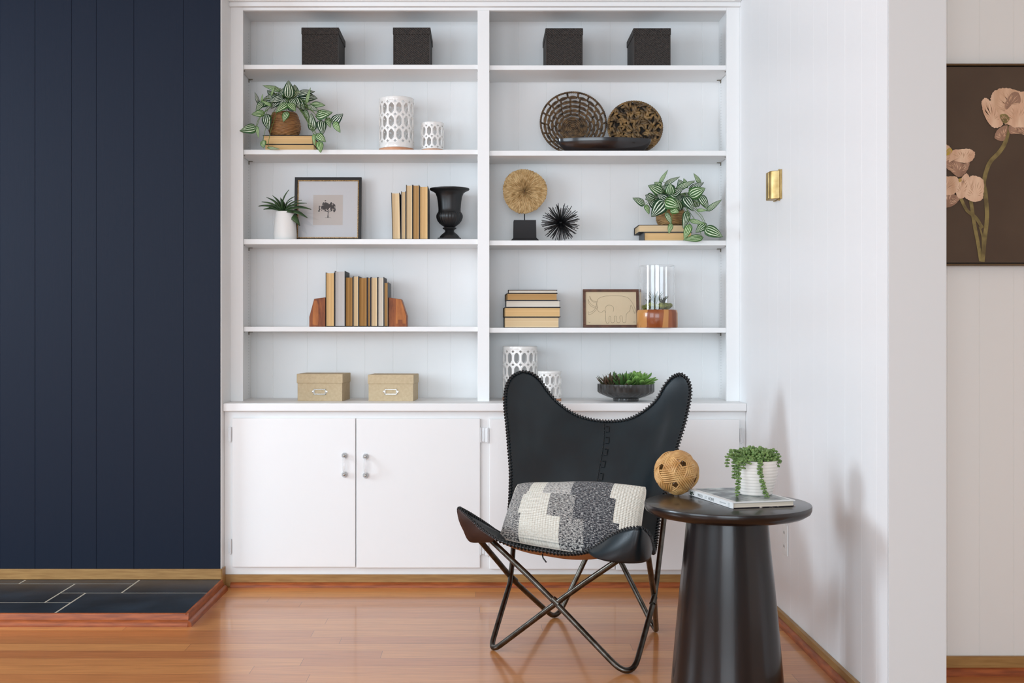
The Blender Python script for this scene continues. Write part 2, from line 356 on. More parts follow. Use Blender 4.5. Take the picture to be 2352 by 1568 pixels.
# countertop and base cabinets
g = G().box((XL+.0005, 4.855, zcb), (XR-.0005, YW-.001, zct)); o = g.obj('countertop', m_white, loc=(0, 5.06, zcb), bevel=.004, seg=3)
tag(o, 'long white painted countertop lying over the lower cabinets', 'countertop')
def rosette(g, c):
    for r, d0, d1 in ((.0128, 0, .006), (.0105, .006, .013)):
        pts = [(c[0]+r*math.cos(a), c[1]-d0, c[2]+r*math.sin(a)) for a in np.linspace(PI/8, 2*PI+PI/8, 9)[:-1]]
        g.prism(pts, (0, -(d1-d0), 0))
m_knob = M('cut_glass', (.97,.98,.98,1), .12, trans=.55, ior=1.3)
m_wplast = M('clear_white_acrylic', (1,1,1,1), .08, trans=.75, ior=1.2)
def cabinet(name, x0, x1, doors, label):
    t = thing(name, ((x0+x1)/2, 4.9, 0), label, 'cabinet', 'base cabinets under the countertop')
    G().box((x0, YB, .0), (x1, YW-.001, zcb-.0005)).obj('carcass', m_white, t)
    for (a, b, y0, y1, hinge, hx) in doors:
        d = G().box((X_(a,4.87), 4.868, Z_(y1,4.87)), (X_(b,4.87), 4.8845, Z_(y0,4.87))).obj('door', m_white, t, bevel=.003, seg=3)
        zt, zb = Z_(1046+ (2 if a > 800 else 0), 4.86), Z_(1089.5+(2 if a > 800 else 0), 4.86); hx_ = X_(hx, 4.86)
        for z in (zt, zb):
            g = G(); rosette(g, (hx_, 4.8678, z)); n0 = len(g.f); g.ell((hx_, 4.852, z), .0048, .0024, .0048, 10, 6); g.m[n0:] = [1]*(len(g.f)-n0)
            g.obj('handle_mount', [m_knob, m_brush], d, bevel=.0005)
        pth = crom([(hx_, 4.857, zt-.006), (hx_, 4.845, zt-.022), (hx_, 4.843, (zt+zb)/2), (hx_, 4.845, zb+.022), (hx_, 4.857, zb+.006)], 6)
        G().tube(pth, .0055, 10).obj('handle_bar', m_wplast, d, smooth=True)
        for zc in (Z_(y0+38, 4.86), Z_(y1-46, 4.86)):
            hxx = X_(hinge, 4.868)
            g = G().tube([(hxx, 4.866, zc-.029), (hxx, 4.866, zc+.029)], .0034, 10); sgn = 1 if hinge > (a+b)/2 else -1
            g.box((hxx, 4.8805, zc-.029), (hxx+sgn*.014, 4.8845, zc+.029))
            g.ell((hxx, 4.866, zc+.030), .0028, .0028, .003, 8, 6); g.ell((hxx, 4.866, zc-.030), .0028, .0028, .003, 8, 6)
            g.obj('hinge', M_hinge, d, smooth=True, angle=40)
    return t
M_hinge = M('painted_hinge', srgb(222,222,222), .25, metal=.3)
xm = X_(1113.5, YB)
cabinet('base_cabinet', XL+.0005, xm, [(533,816.5,960,1302,530.5,791),(818.5,1103,961,1304,1105,839.5)], 'white two-door base cabinet beside the navy wall, all of it in view')
cabinet('base_cabinet', xm, XR-.0005, [(1124,1412.5,962,1307,1121.5,1388),(1414.5,1699,963,1309,1701.5,1438)], 'white two-door base cabinet behind the black chair')

# ------------------------------------------------------------------ shelf boxes (dark woven)
m_woven = M('dark_woven_fibre', srgb(62,56,52), .55, col2=srgb(42,38,36), nscale=120, spec=.3)
N, L, B = nodes(m_woven)
tc = N.new('ShaderNodeTexCoord'); sx = N.new('ShaderNodeSeparateXYZ'); L.new(tc.outputs['Object'], sx.inputs[0])
u = mth(N, L, 'ADD', sx.outputs[0], sx.outputs[1]); fr = 560
a1 = mth(N, L, 'SINE', mth(N, L, 'MULTIPLY', u, fr)); a2 = mth(N, L, 'SINE', mth(N, L, 'MULTIPLY', sx.outputs[2], fr*1.2))
bu = N.new('ShaderNodeBump'); bu.inputs['Strength'].default_value = .9; bu.inputs['Distance'].default_value = .0012
L.new(mth(N, L, 'MULTIPLY', a1, a2), bu.inputs['Height']); L.new(bu.outputs[0], B.inputs['Normal'])
m_woven2 = M('dark_trim_fibre', srgb(56,50,46), .5)
zs = ZS(0,0); Yf = 5.026
def woven_box(x0, x1, z, label, h):
    c = ((x0+x1)/2, Yf+.12, z); t = thing('storage_box', c, label, 'storage box', 'dark woven boxes on the top shelf')
    G().box((x0+.003, Yf+.003, z), (x1-.003, Yf+.235, z+h-.004)).obj('body', m_woven, t, bevel=.002)
    g = G()
    for xx in (x0+.0035, x1-.0035): g.box((xx-.002, Yf+.001, z), (xx+.002, Yf+.004, z+h-.03))
    g.box((x0+.002, Yf+.001, z), (x1-.002, Yf+.004, z+.004)); g.obj('edge_binding', m_woven2, t, bevel=.001)
    G().box((x0, Yf, z+h-.029), (x1, Yf+.238, z+h)).obj('lid', m_woven, t, bevel=.002)
    return t
hb = Z_(63, Yf)-zs
b0 = woven_box(X_(692,Yf), X_(778.5,Yf), zs, 'dark woven lidded box on the top shelf, nearest the navy wall', hb)
wv = X_(778.5,Yf)-X_(692,Yf)
dup(b0, (X_(945.5,Yf), Yf+.12, zs), 'dark woven lidded box on the top shelf, just left of the bookcase divider')
zs1 = ZS(1,0)
dup(b0, (X_(1296,Yf), Yf+.12, zs1), 'dark woven lidded box on the top shelf, just right of the bookcase divider')
dup(b0, (X_(1498,Yf), Yf+.12, zs1), 'dark woven lidded box on the top shelf, nearest the bright right wall')

# ------------------------------------------------------------------ books
m_cover = M('black_book_cloth', srgb(30,29,31), .55, bump=.15, bscale=600)
m_coverb = M('navy_book_cloth', srgb(32,40,58), .55, bump=.15, bscale=600)
m_coverg = M('grey_book_cloth', srgb(70,74,76), .5, bump=.15, bscale=600)
def pages(name, c, c2, axis):
    st = {'x': (260, 3, 1.5), 'z': (1.5, 3, 260)}[axis]
    return M(name, srgb(*c), .8, col2=srgb(*c2), nscale=1, stretch=st, detail=2, contrast=(.3,.7), bump=.2, bscale=1, bstretch=st, bdist=.0005)
PX = {}
def pg(key, axis):
    tone = {'cream': ((232,208,168),(214,184,140)), 'tan': ((206,166,112),(172,130,76)), 'orange': ((232,196,142),(212,172,116)), 'white': ((232,224,210),(210,200,184)), 'grey': ((200,196,192),(190,185,181)), 'dark': ((188,142,82),(138,98,48))}[key]
    k = key+axis
    if k not in PX: PX[k] = pages('pages_'+key, tone[0], tone[1], axis)
    return PX[k]
def upright_book(x0, x1, ytop, z, Y0, key, label, group, depth=.16, cover=None, lean=0, topk=None):
    """fore-edge towards the room, spine at the back"""
    zt = Z_(ytop, Y0); a, b = X_(x0, Y0), X_(x1, Y0); ct = .0022; cover = cover or m_cover
    t = thing('book', ((a+b)/2, Y0+depth/2, z), label, 'book', group)
    def sh(g):
        if lean: g.v = [(x-(zz-z)*lean, y, zz) for x, y, zz in g.v]
        return g
    g = G().box((a, Y0, z), (a+ct, Y0+depth, zt)); g.box((b-ct, Y0, z), (b, Y0+depth, zt)); g.box((a+ct, Y0+depth-ct, z), (b-ct, Y0+depth, zt))
    sh(g).obj('cover', cover, t, bevel=.0006)
    m = (a+b)/2; hw = (b-a)/2-ct; n = 8; pr = []
    for i in range(n+1):
        s = -1+2*i/n; pr.append((m+s*hw, Y0+.004+.004*(1-s*s)))
    pr += [(m+hw, Y0+depth-ct), (m-hw, Y0+depth-ct)]
    g = G().prism([(x, y, z+.003) for x, y in pr], (0, 0, zt-z-.006)); sh(g).obj('pages', pg(key, 'x'), t)
    return t
def lying_book(x0, x1, y0, y1, z0, z1, key, label, group, depth=.19, cover=None, rz=0, spine=None):
    cover = cover or m_cover; ct = .0024
    cx = (x0+x1)/2; t = thing('book', (cx, y0+depth/2, z0), label, 'book', group)
    g = G().box((x0, y0, z0), (x1, y0+depth, z0+ct)); g.box((x0, y0, z1-ct), (x1, y0+depth, z1)); g.box((x0, y0+depth-ct, z0+ct), (x1, y0+depth, z1-ct))
    if spine == 'left': g.box((x0, y0, z0+ct), (x0+.003, y0+depth-ct, z1-ct))
    g.rotz((cx, y0), rz).obj('cover', cover, t, bevel=.0006)
    m = (z0+z1)/2; hw = (z1-z0)/2-ct; n = 8; pr = []
    for i in range(n+1):
        s = -1+2*i/n; pr.append((y0+.003+.003*(1-s*s), m+s*hw))
    pr += [(y0+depth-ct, m+hw), (y0+depth-ct, m-hw)]
    G().prism([(x0+.004, y, z) for y, z in pr], (x1-x0-.008, 0, 0)).rotz((cx, y0), rz).obj('pages', pg(key, 'z'), t)
    return t
# third shelf left: five upright books
gr = 'upright books beside the black urn'; z = ZS(0,2); Y0 = 5.035
for x0, x1, yt, key, lab, cov, ln in [(901,920.5,442,'cream','cream-paged book leaning left, farthest from the black urn', m_cover, .024),
        (921,932,439,'cream','narrow cream-paged book, second from the leaning one in the row by the urn', m_coverb, 0),
        (932.5,947.5,424,'cream','tall pale cream-paged book, middle of the five beside the urn', m_cover, 0),
        (948,963,424,'tan','tall book with rough tan pages, fourth from the leaning book by the urn', m_cover, 0),
        (963.5,983,427,'orange','thick orange-paged black book standing right next to the black urn', m_cover, 0)]:
    upright_book(x0, x1, yt, z, Y0, key, lab, gr, cover=cov, lean=ln)
gr = 'upright books between the wooden bookends'; z = ZS(0,3)
for x0, x1, yt, key, lab, cov in [(748,768.3,625.5,'orange','thick orange-paged book touching the left wooden bookend', m_cover),
        (768.8,792.5,622,'grey','tallest book of the bookend row, with smooth pale grey pages', m_cover),
        (793,810.5,635.5,'dark','rough brown-paged book right of the tall grey-paged one', m_cover),
        (811,823.5,633.5,'cream','narrow cream-paged book, fourth from the left bookend', m_coverg),
        (824,843.2,636.5,'dark','thick book with uneven brown pages in the middle of the bookend row', m_cover),
        (843.6,851.3,636.5,'tan','thinnest book of the bookend row, tan pages with dark blue covers', m_coverb),
        (851.8,867.2,636,'cream','cream-paged book right of the thinnest one in the bookend row', m_coverb),
        (867.6,881.6,636,'white','white-paged book third from the right in the bookend row', m_cover),
        (882,891.3,648,'tan','shortest book of the bookend row, grey cover against the right bookend', m_coverg)]:
    upright_book(x0, x1, yt, z, Y0, key, lab, gr, cover=cov, depth=.17 if 'tall' in lab else .16)
# stack of five lying books, right bay fourth shelf
z = ZS(1,3); Y0 = 5.04; gr = 'books stacked flat on the fourth shelf'
specs = [(1158,1285,728,'cream','bottom book of the five stacked flat, thick with cream pages'), (1158.5,1288,705.6,'orange','fourth book from the top of the flat stack, thick with peach pages'),
         (1161,1287,689.7,'white','middle book of the flat stack, with whitish pages'), (1164,1281,673.3,'tan','second book from the top of the flat stack, with rough orange-brown pages'),
         (1166.5,1280,665.5,'white','thin topmost book of the five stacked flat')]
zz = z
for i, (a, b, yt, key, lab) in enumerate(specs):
    zt = Z_(yt, Y0); lying_book(X_(a,Y0), X_(b,Y0), Y0, 0, zz, zt, key, lab, gr, cover=m_coverb if i == 2 else m_cover, rz=[0,.02,-.015,.03,-.02][i], depth=.18); zz = zt+.0001
# two books under the left plant
z = ZS(0,1); Y0 = 5.045; gr = 'books under the plant on the second shelf'
z2 = Z_(331.3, Y0); z3 = Z_(310.6, Y0)
lying_book(X_(607,Y0), X_(722,Y0), Y0, 0, z, z2, 'orange', 'lower of two orange-paged books under the hanging plant near the navy wall', gr, rz=.02, depth=.17)
lying_book(X_(603.5,Y0), X_(718.5,Y0), Y0, 0, z2+.0001, z3, 'orange', 'upper of two orange-paged books, directly under the brown wicker plant basket', gr, depth=.17)
zbk1 = z3
z = ZS(1,2); gr = 'books under the plant on the third shelf'; z2 = Z_(533.3, Y0); z3 = Z_(516, Y0)
lying_book(X_(1479,Y0), X_(1590,Y0), Y0, 0, z, z2, 'orange', 'lower of two cream-paged books under the plant in the right bay', gr, cover=m_coverg, rz=-.01, depth=.17, spine='left')
lying_book(X_(1467,Y0), X_(1586,Y0), Y0, 0, z2+.0001, z3, 'cream', 'upper of two cream-paged books, directly under the pale wicker plant basket', gr, rz=-.01, depth=.17)
zbk2 = z3

# ------------------------------------------------------------------ bookends
m_cherry = M('cherry_wood', srgb(160,90,44), .45, col2=srgb(116,60,28), nscale=14, stretch=(4,4,1), detail=6, spec=.3)
m_cherry2 = M('light_cherry_wood', srgb(190,118,58), .45, col2=srgb(160,92,42), nscale=14, stretch=(4,4,1), detail=6, spec=.3)
z = ZS(0,3); Yb = 5.045
def bookend(pts, inset, label):
    P = [W(x, y, Yb) for x, y in pts]; P = [np.array((p[0], p[1], z if y > 748 else p[2])) for p, (x, y) in zip(P, pts)]
    c = np.mean(P, 0); t = thing('bookend', (c[0], Yb+.04, z), label, 'bookend', 'faceted wooden bookends')
    G().prism(P, (0,.09,0)).obj('body', m_cherry, t, bevel=.0012)
    for k, q in enumerate(inset):
        Q = [W(x, y, Yb-.0006) for x, y in q]; G().prism(Q, (0,.0012,0)).obj('inlay', m_cherry2 if k == 0 else m_cherry, t)
bookend([(710.3,749),(710.3,727.5),(721.5,686),(747.3,682.5),(747.3,749)], [[(730,747),(731.5,735),(731,700),(728,690),(722,690),(719,705),(718,733),(718,745)]], 'red-brown faceted wooden bookend on the fourth shelf, left of the books')
bookend([(892.3,749),(892.3,683),(921.5,687),(934,725),(934,749)], [[(909,743),(909.5,686),(921,688),(933,726),(932,743),(924.5,743),(924.5,734),(914,734),(914,743)]], 'red-brown faceted wooden bookend on the fourth shelf, right of the books')

# ------------------------------------------------------------------ pierced candle holders
def lantern(cx, zb, R, h, rows, cols, zclay, label, ztop, Yc):
    t = thing('candle_holder', (cx, Yc, zb), label, 'candle holder', 'pierced white ceramic candle holders')
    G().lathe([(0,0),(R*1.005,0),(R*1.005,zclay),(R-.004,zclay+.0005),(0,zclay+.0005)], (cx,Yc,zb), 64).obj('clay_base', m_terra, t, smooth=True, angle=35)
    z0 = zclay+.001; zr0 = z0+h*.115 if rows > 2 else z0+h*.06; zr1 = h-ztop; ch = (zr1-zr0)/rows; cw = 2*PI*R/cols
    g = G(); M_ = 40
    def wrap(s, zz): a = s/R; return (cx+R*math.sin(a), Yc-R*math.cos(a), zb+zz)
    ring = .0
    angs = sorted(set([2*PI*k/M_ for k in range(M_)] + [math.atan2(sy*ch, sx*cw) % (2*PI) for sx in (-1,1) for sy in (-1,1)]))
    rc = cw*.155; hwid, hh, sl = cw*.345, ch*.40, ch*.20
    hexp = [(hwid, -hh+sl), (hwid, hh-sl), (hwid*.3, hh), (-hwid*.3, hh), (-hwid, hh-sl), (-hwid, -hh+sl), (-hwid*.3, -hh), (hwid*.3, -hh)]
    def hexr(a):
        d = (math.cos(a), math.sin(a)); best = 9
        for i in range(len(hexp)):
            p, q = hexp[i], hexp[(i+1) % len(hexp)]; ex, ey = q[0]-p[0], q[1]-p[1]; den = d[0]*ey-d[1]*ex
            if abs(den) < 1e-12: continue
            tt = (p[0]*ey-p[1]*ex)/den; ss = (p[0]*d[1]-p[1]*d[0])/den
            if tt > 0 and -1e-9 <= ss <= 1+1e-9: best = min(best, tt)
        return best
    def outr(a):
        dx, dy = math.cos(a), math.sin(a); tt = min(cw/2/abs(dx) if abs(dx) > 1e-9 else 9, ch/2/abs(dy) if abs(dy) > 1e-9 else 9)
        for sx in (-1,1):
            for sy in (-1,1):
                px, py = sx*cw/2, sy*ch/2; bq = dx*px+dy*py; cq = px*px+py*py-rc*rc; D = bq*bq-cq
                if D > 0:
                    q = bq-math.sqrt(D)
                    if 0 < q < tt: tt = q
        return tt
    HR = [hexr(a) for a in angs]; OR = [outr(a) for a in angs]; n = len(angs)
    for r in range(rows):
        for k in range(cols):
            s0 = (k+.5)*cw; zc = zr0+(r+.5)*ch; vs = []
            for R_ in (HR, OR): vs += [wrap(s0+q*math.cos(a), zc+q*math.sin(a)) for q, a in zip(R_, angs)]
            g.add(vs, [(i, n+i, n+(i+1) % n, (i+1) % n) for i in range(n)])
    for k in range(cols*6):
        for za, zb_ in ((z0, zr0-rc*1.1), (zr1+rc*1.1, h)):
            g.add([wrap(k*cw/6, za), wrap((k+1)*cw/6, za), wrap((k+1)*cw/6, zb_), wrap(k*cw/6, zb_)], [(0,1,2,3)])
    # collars with half-round notches where the small holes sit
    for zc, sgn in ((zr0, -1), (zr1, 1)):
        for k in range(cols):
            pts = []
            for i in range(13):
                s = k*cw+cw*i/12; d = min(s-k*cw, (k+1)*cw-s); pts.append((s, math.sqrt(max(rc*rc-d*d, 0)) if d < rc else 0))
            vs = [wrap(s, zc+sgn*e) for s, e in pts]+[wrap(s, zc+sgn*rc*1.1) for s, e in pts]
            fs = [((i, i+1, 14+i, 13+i) if sgn > 0 else (i+1, i, 13+i, 14+i)) for i in range(12)]; g.add(vs, fs)
    o = g.obj('pierced_shell', m_ceram, t, smooth=True)
    bm = bmesh.new(); bm.from_mesh(o.data); bmesh.ops.remove_doubles(bm, verts=bm.verts, dist=.0002); bm.to_mesh(o.data); bm.free()
    md = o.modifiers.new('solid', 'SOLIDIFY'); md.thickness = .0045; md.offset = -1
    md = o.modifiers.new('edge', 'BEVEL'); md.width = .0008; md.segments = 2; md.limit_method = 'ANGLE'; md.angle_limit = math.radians(50)
    G().lathe([(R-.0005,h-.001),(R+.0006,h+.001),(R-.002,h+.0025),(R-.0048,h+.001),(R-.0048,h-.001)], (cx,Yc,zb), 64).obj('rim', m_ceram, t, smooth=True)
    return t
Yc = 5.11
def lant(px0, px1, pytop, zb, label, rows, cols): 
    R = (px1-px0)/2/F*Yc*.995; h = Z_(pytop, Yc-.0)-zb
    return lantern(X_((px0+px1)/2, Yc), zb, R, h, rows, cols, .014 if rows == 3 else .011, label, .02 if rows == 3 else .014, Yc)
zb = ZS(0,1)
l1 = lant(870.5, 951, 229, zb, 'tall white pierced ceramic candle holder on the second shelf of the left bay', 3, 14)
l2 = lant(966.5, 1020, 284.5, zb, 'small white pierced ceramic candle holder on the second shelf of the left bay', 2, 12)
dup(l1, (X_(1194.5, 5.10), 5.10, zct), 'tall white pierced ceramic candle holder on the countertop behind the black chair')
dup(l2, (X_(1262, 5.03), 5.03, zct), 'small white pierced ceramic candle holder on the countertop behind the black chair')

# ------------------------------------------------------------------ plants with striped leaves
m_leaf = M('striped_leaf', srgb(40,84,42), .45, spec=.35)
N, L, B = nodes(m_leaf)
uvn = N.new('ShaderNodeUVMap'); sx = N.new('ShaderNodeSeparateXYZ'); L.new(uvn.outputs[0], sx.inputs[0])
nz = N.new('ShaderNodeTexNoise'); nz.inputs['Scale'].default_value = 9; L.new(uvn.outputs[0], nz.inputs['Vector'])
U = mth(N, L, 'ADD', sx.outputs[0], mth(N, L, 'MULTIPLY', mth(N, L, 'SUBTRACT', nz.outputs[0], .5), .05))
s = mth(N, L, 'COSINE', mth(N, L, 'MULTIPLY', mth(N, L, 'SUBTRACT', U, .5), 2*PI*5.0))
s = mth(N, L, 'MULTIPLY', s, -1.0)
vm = mth(N, L, 'MULTIPLY', mth(N, L, 'MULTIPLY', sx.outputs[1], mth(N, L, 'SUBTRACT', 1.0, sx.outputs[1])), 3.6)
vm = mth(N, L, 'MINIMUM', vm, 1.0)
um = mth(N, L, 'LESS_THAN', mth(N, L, 'ABSOLUTE', mth(N, L, 'SUBTRACT', sx.outputs[0], .5)), .455)
s = mth(N, L, 'MULTIPLY', mth(N, L, 'ADD', s, mth(N, L, 'MULTIPLY', mth(N, L, 'SUBTRACT', vm, 1.0), .6)), um)
rp = N.new('ShaderNodeValToRGB'); rp.color_ramp.elements[0].position = .2; rp.color_ramp.elements[1].position = .42
rp.color_ramp.elements[0].color = (0,0,0,1); rp.color_ramp.elements[1].color = (1,1,1,1); L.new(s, rp.inputs[0])
at = N.new('ShaderNodeAttribute'); at.attribute_name = 'tone'
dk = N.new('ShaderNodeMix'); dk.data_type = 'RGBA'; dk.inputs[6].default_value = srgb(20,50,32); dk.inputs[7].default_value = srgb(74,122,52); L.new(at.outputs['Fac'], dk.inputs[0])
wt = N.new('ShaderNodeMix'); wt.data_type = 'RGBA'; wt.inputs[6].default_value = srgb(222,230,212); wt.inputs[7].default_value = srgb(206,224,170); L.new(at.outputs['Fac'], wt.inputs[0])
mx = N.new('ShaderNodeMix'); mx.data_type = 'RGBA'; L.new(rp.outputs[0], mx.inputs[0]); L.new(dk.outputs[2], mx.inputs[6]); L.new(wt.outputs[2], mx.inputs[7]); L.new(mx.outputs[2], B.inputs['Base Color'])
m_stem = M('green_stem', srgb(92,122,58), .5); m_twig = M('brown_stem', srgb(92,72,48), .6)
def unit(v): v = np.array(v, float); return v/(np.linalg.norm(v)+1e-12)
def leaf(g, base, tip, width, nrm, tones, tone, curl=.12, shape=.6, ns=10, nt=8):
    base = np.array(base, float); tip = np.array(tip, float); a = tip-base; Ln = np.linalg.norm(a); n = unit(nrm); n = unit(n-np.dot(n, unit(a))*unit(a)); sd = np.cross(unit(a), n)
    def fn(u, v):
        t = 2*u-1; w = max(math.sin(PI*max(v,1e-6)**shape), 0)**(.78 if shape < .7 else .9)*width/2
        if v > .7: w *= 1
        back = -abs(t)**1.5*.10*Ln*math.exp(-v*9)     # heart lobes
        return base+a*(v)+unit(a)*back+sd*t*w+n*(curl*Ln*(math.sin(PI*v)*.5)-.16*width*t*t+.05*width*abs(t))
    k = len(g.v); g.grid(fn, nt, ns)
    tones.extend([tone]*(len(g.v)-k))
def set_tone(o, tones):
    a = o.data.attributes.new('tone', 'FLOAT', 'POINT'); a.data.foreach_set('value', tones)
def weave_pot(g, c, prof, rows, n, amp):
    """basket of revolution with over-under relief"""
    P = resample([(r, 0, z) for r, z in prof], rows*4+1)
    k = n*6
    def rm(a, i, z):
        row = i//4; ph = (i % 4)/4*2*PI
        return 1+amp*(.5-.5*math.cos(ph))*(.45+.55*math.sin(a*n/2*1.0+PI*(row % 2)+.3*math.sin(row)))
    g.lathe([(p[0], p[2]) for p in P], c, k, rm)
m_wick = M('brown_wicker', srgb(168,122,74), .6, col2=srgb(112,74,42), nscale=30, stretch=(1,1,8), contrast=(.3,.7))
m_wick2 = M('pale_wicker', srgb(178,140,88), .6, col2=srgb(120,88,52), nscale=30, stretch=(1,1,8), contrast=(.3,.7))
m_soil = M('dark_moss', srgb(58,52,34), .9, bump=.8, bscale=120)
def trailing_plant(name, label, off, sc, leaves, pot, potY, zbase, potmat, seed, centre, low, frontpx):
    rnd = random.Random(seed)
    cx = X_(pot[0], potY); t = thing(name, (cx, potY, zbase), label, 'potted plant')
    prof = [(r/F*potY, Z_(y, potY)-Z_(pot[1], potY)) for r, y in pot[2]]
    g = G(); weave_pot(g, (cx, potY, zbase), prof, 17, 26, .06)
    g.obj('wicker_basket', potmat, t, smooth=True)
    rt, zt = prof[-1]; G().lathe([(0,zt-.012),(rt*.6,zt-.009),(rt*.93,zt-.012),(rt*.93,zt-.03),(0,zt-.03)], (cx,potY,zbase), 24).obj('soil', m_soil, t, smooth=True)
    g = G(); tones = []; st = G(); cen = W(*centre, potY-.005)
    extra = []
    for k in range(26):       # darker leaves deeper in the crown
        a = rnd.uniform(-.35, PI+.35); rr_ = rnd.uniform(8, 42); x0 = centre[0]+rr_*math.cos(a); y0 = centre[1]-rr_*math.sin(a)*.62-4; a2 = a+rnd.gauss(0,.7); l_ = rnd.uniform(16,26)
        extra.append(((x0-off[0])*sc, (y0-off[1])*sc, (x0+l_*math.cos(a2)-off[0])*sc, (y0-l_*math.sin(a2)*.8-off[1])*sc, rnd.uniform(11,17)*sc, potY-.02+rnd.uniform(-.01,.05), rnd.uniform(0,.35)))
    for L_ in list(leaves)+extra:
        bx, by, tx, ty, w = [q for q in L_[:5]]; P = lambda x, y: (off[0]+x/sc, off[1]+y/sc)
        (bx, by), (tx, ty) = P(bx, by), P(tx, ty); w = w/sc
        mx_, my_ = (bx+tx)/2, (by+ty)/2
        d = min(1, math.hypot((mx_-centre[0]), (my_-centre[1]))/100)
        Y = L_[5] if len(L_) > 5 else potY-.035-.02*rnd.random()-.01*d
        if max(by, ty) > low: Y = min(Y, 5.004)
        if frontpx(min(bx,tx), max(bx,tx)): Y = min(Y, 4.975)
        b = W(bx, by, Y+.004); tp = W(tx, ty, Y-.008 if Y > 5.01 else Y-.004)
        ln = math.hypot(tx-bx, ty-by)/F*Y; nr = (rnd.uniform(-.35,.35), -1, rnd.uniform(-.1,.55))
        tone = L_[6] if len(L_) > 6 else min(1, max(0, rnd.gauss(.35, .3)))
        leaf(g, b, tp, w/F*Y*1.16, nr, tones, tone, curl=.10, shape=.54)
        # stem from the pot to the leaf
        m1 = cen+np.array([(b[0]-cen[0])*.25, -.01, .02+max(0,(b[2]-cen[2]))*.5]); m2 = (m1*.3+b*.7)+np.array([0, 0, .012])
        m2[1] = min(m2[1], Y+.01)
        st.tube(crom([cen+np.array([0,0,-.012]), m1, m2, b], 4), .0011, 5)
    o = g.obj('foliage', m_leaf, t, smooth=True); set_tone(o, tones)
    st.obj('stems', m_stem, t, smooth=True)
    return t
Lv1 = [(965,420,965,110,190,5.02,.15),(930,520,720,685,175,5.02,.55),(975,520,1092,665,130,5.015,.7),(930,680,865,858,120,5.015,.6),(795,290,495,200,92),(800,430,640,620,140,5.06,0),
 (520,700,290,722,115,5.04,.7),(550,735,605,1010,165,5.03,.1),(365,960,80,1015,195,4.97,.35),(390,945,425,1155,60,4.972,.8),(420,520,355,320,62),(490,500,372,680,100,5.05,.3),(620,400,480,520,110,5.07,0),(560,500,380,600,120,5.06,.2),
 (1080,340,1070,188,115,5.07,.2),(1130,350,1435,308,135,5.05,0),(1160,400,1480,430,180,5.06,0),(1285,515,1357,240,62,5.03,.8),(1370,545,1622,556,120,5.04,.6),(1310,575,1510,665,90,5.03,.1),
 (1465,745,1748,680,190,5.01,.45),(1395,1005,1365,698,150,5.005,.15),(1545,840,1580,1090,165,5.01,.1),(1650,790,1718,962,95,5.03,.6),(1750,880,1937,708,175,5.01,0),(1785,870,1890,1055,105,5.0,.8),
 (1415,1085,1430,1290,62,4.99,.8),(1470,1085,1632,1218,125,4.985,.6),(1515,1215,1542,1415,118,4.985,.9),(500,1195,505,1332,112,4.99,.7),(590,1325,805,1350,44,4.99,.5),
 (870,440,700,380,130,5.07,0),(1100,440,1255,650,150,5.06,.1),(1060,430,1170,620,140,5.05,.1),(1000,450,1100,600,120,5.04,.2),(850,420,600,500,125,5.05,0),(720,380,500,480,110,5.06,.05),(800,380,880,250,120,5.07,.1),
 (1260,655,1325,880,85,5.04,.3),(1000,400,1180,300,110,5.06,.4),(940,460,780,560,120,5.05,0),(640,560,470,480,60,5.03,.8),(480,500,495,355,36,5.03,.8),(650,380,720,200,40,5.05,.8)]
trailing_plant('potted_peperomia', 'trailing plant with watermelon-striped leaves in a brown wicker basket on the second shelf', (540,170), 7.838, Lv1, (653.5, 311, [(24,311),(29,309),(34,300),(36.5,288),(35,275),(31,262),(27,254)]), 5.115, zbk1, m_wick, 3, (655, 245), 336, lambda a, b: a < 562)
Lv2 = [(1415,375,1315,320,66,5.02,.3),(1590,355,1478,488,118,5.0,.1),(1615,350,1530,292,80,5.02,0),(1600,350,1722,400,108,5.0,.6),(1570,275,1450,210,85,5.04,.4),(1640,290,1640,195,82,5.03,.4),(1550,190,1622,75,30,5.05,.6),(1600,200,1727,135,42,5.06,.2),
 (1700,245,1862,170,50,5.05,.3),(1815,300,1952,235,98,5.02,.5),(1815,250,1937,185,62,5.05,0),(1905,195,1848,105,36,5.05,.5),(1775,315,1850,435,104,5.0,.1),(1905,300,1978,425,74,5.02,.2),(1970,430,2097,335,42,4.97,.3),
 (1430,385,1458,465,46,5.03,.8),(1500,300,1425,335,72,5.05,.2),(1955,590,2107,662,98,4.965,.4),(1955,550,1865,625,72,4.985,.3),(1920,668,1755,690,62,4.985,.7),(1812,560,1765,690,62,4.985,.8),(1608,455,1657,560,42,5.0,.4),(1650,550,1630,638,40,4.99,.7),
 (1795,445,1758,595,64,5.0,.2),(1750,235,1715,160,62,5.06,.1),(1650,300,1755,235,70,5.05,.1),(1680,260,1560,225,80,5.06,.05),(1700,305,1615,265,84,5.05,.3),(1720,425,1690,325,84,5.03,.5),(1705,430,1745,320,74,5.04,.0),(1480,330,1425,295,56,5.05,.1),
 (1520,400,1445,325,66,5.05,.1),(1865,400,1885,320,56,5.04,.2),(1820,520,1955,552,36,4.99,.7),(1880,430,1972,432,26,5.0,.8),(1560,230,1505,185,60,5.05,.5),(1790,230,1760,150,40,5.06,.6),(1650,420,1720,450,60,5.0,.8)]
trailing_plant('potted_peperomia', 'trailing plant with watermelon-striped leaves in a pale wicker basket in the right bay', (1110,370), 3.824, Lv2, (1541, 516, [(24,516),(29,513),(33,503),(33.5,493),(31,484),(28,478)]), 5.115, zbk2, m_wick2, 8, (1548, 470), 545, lambda a, b: b > 1652)

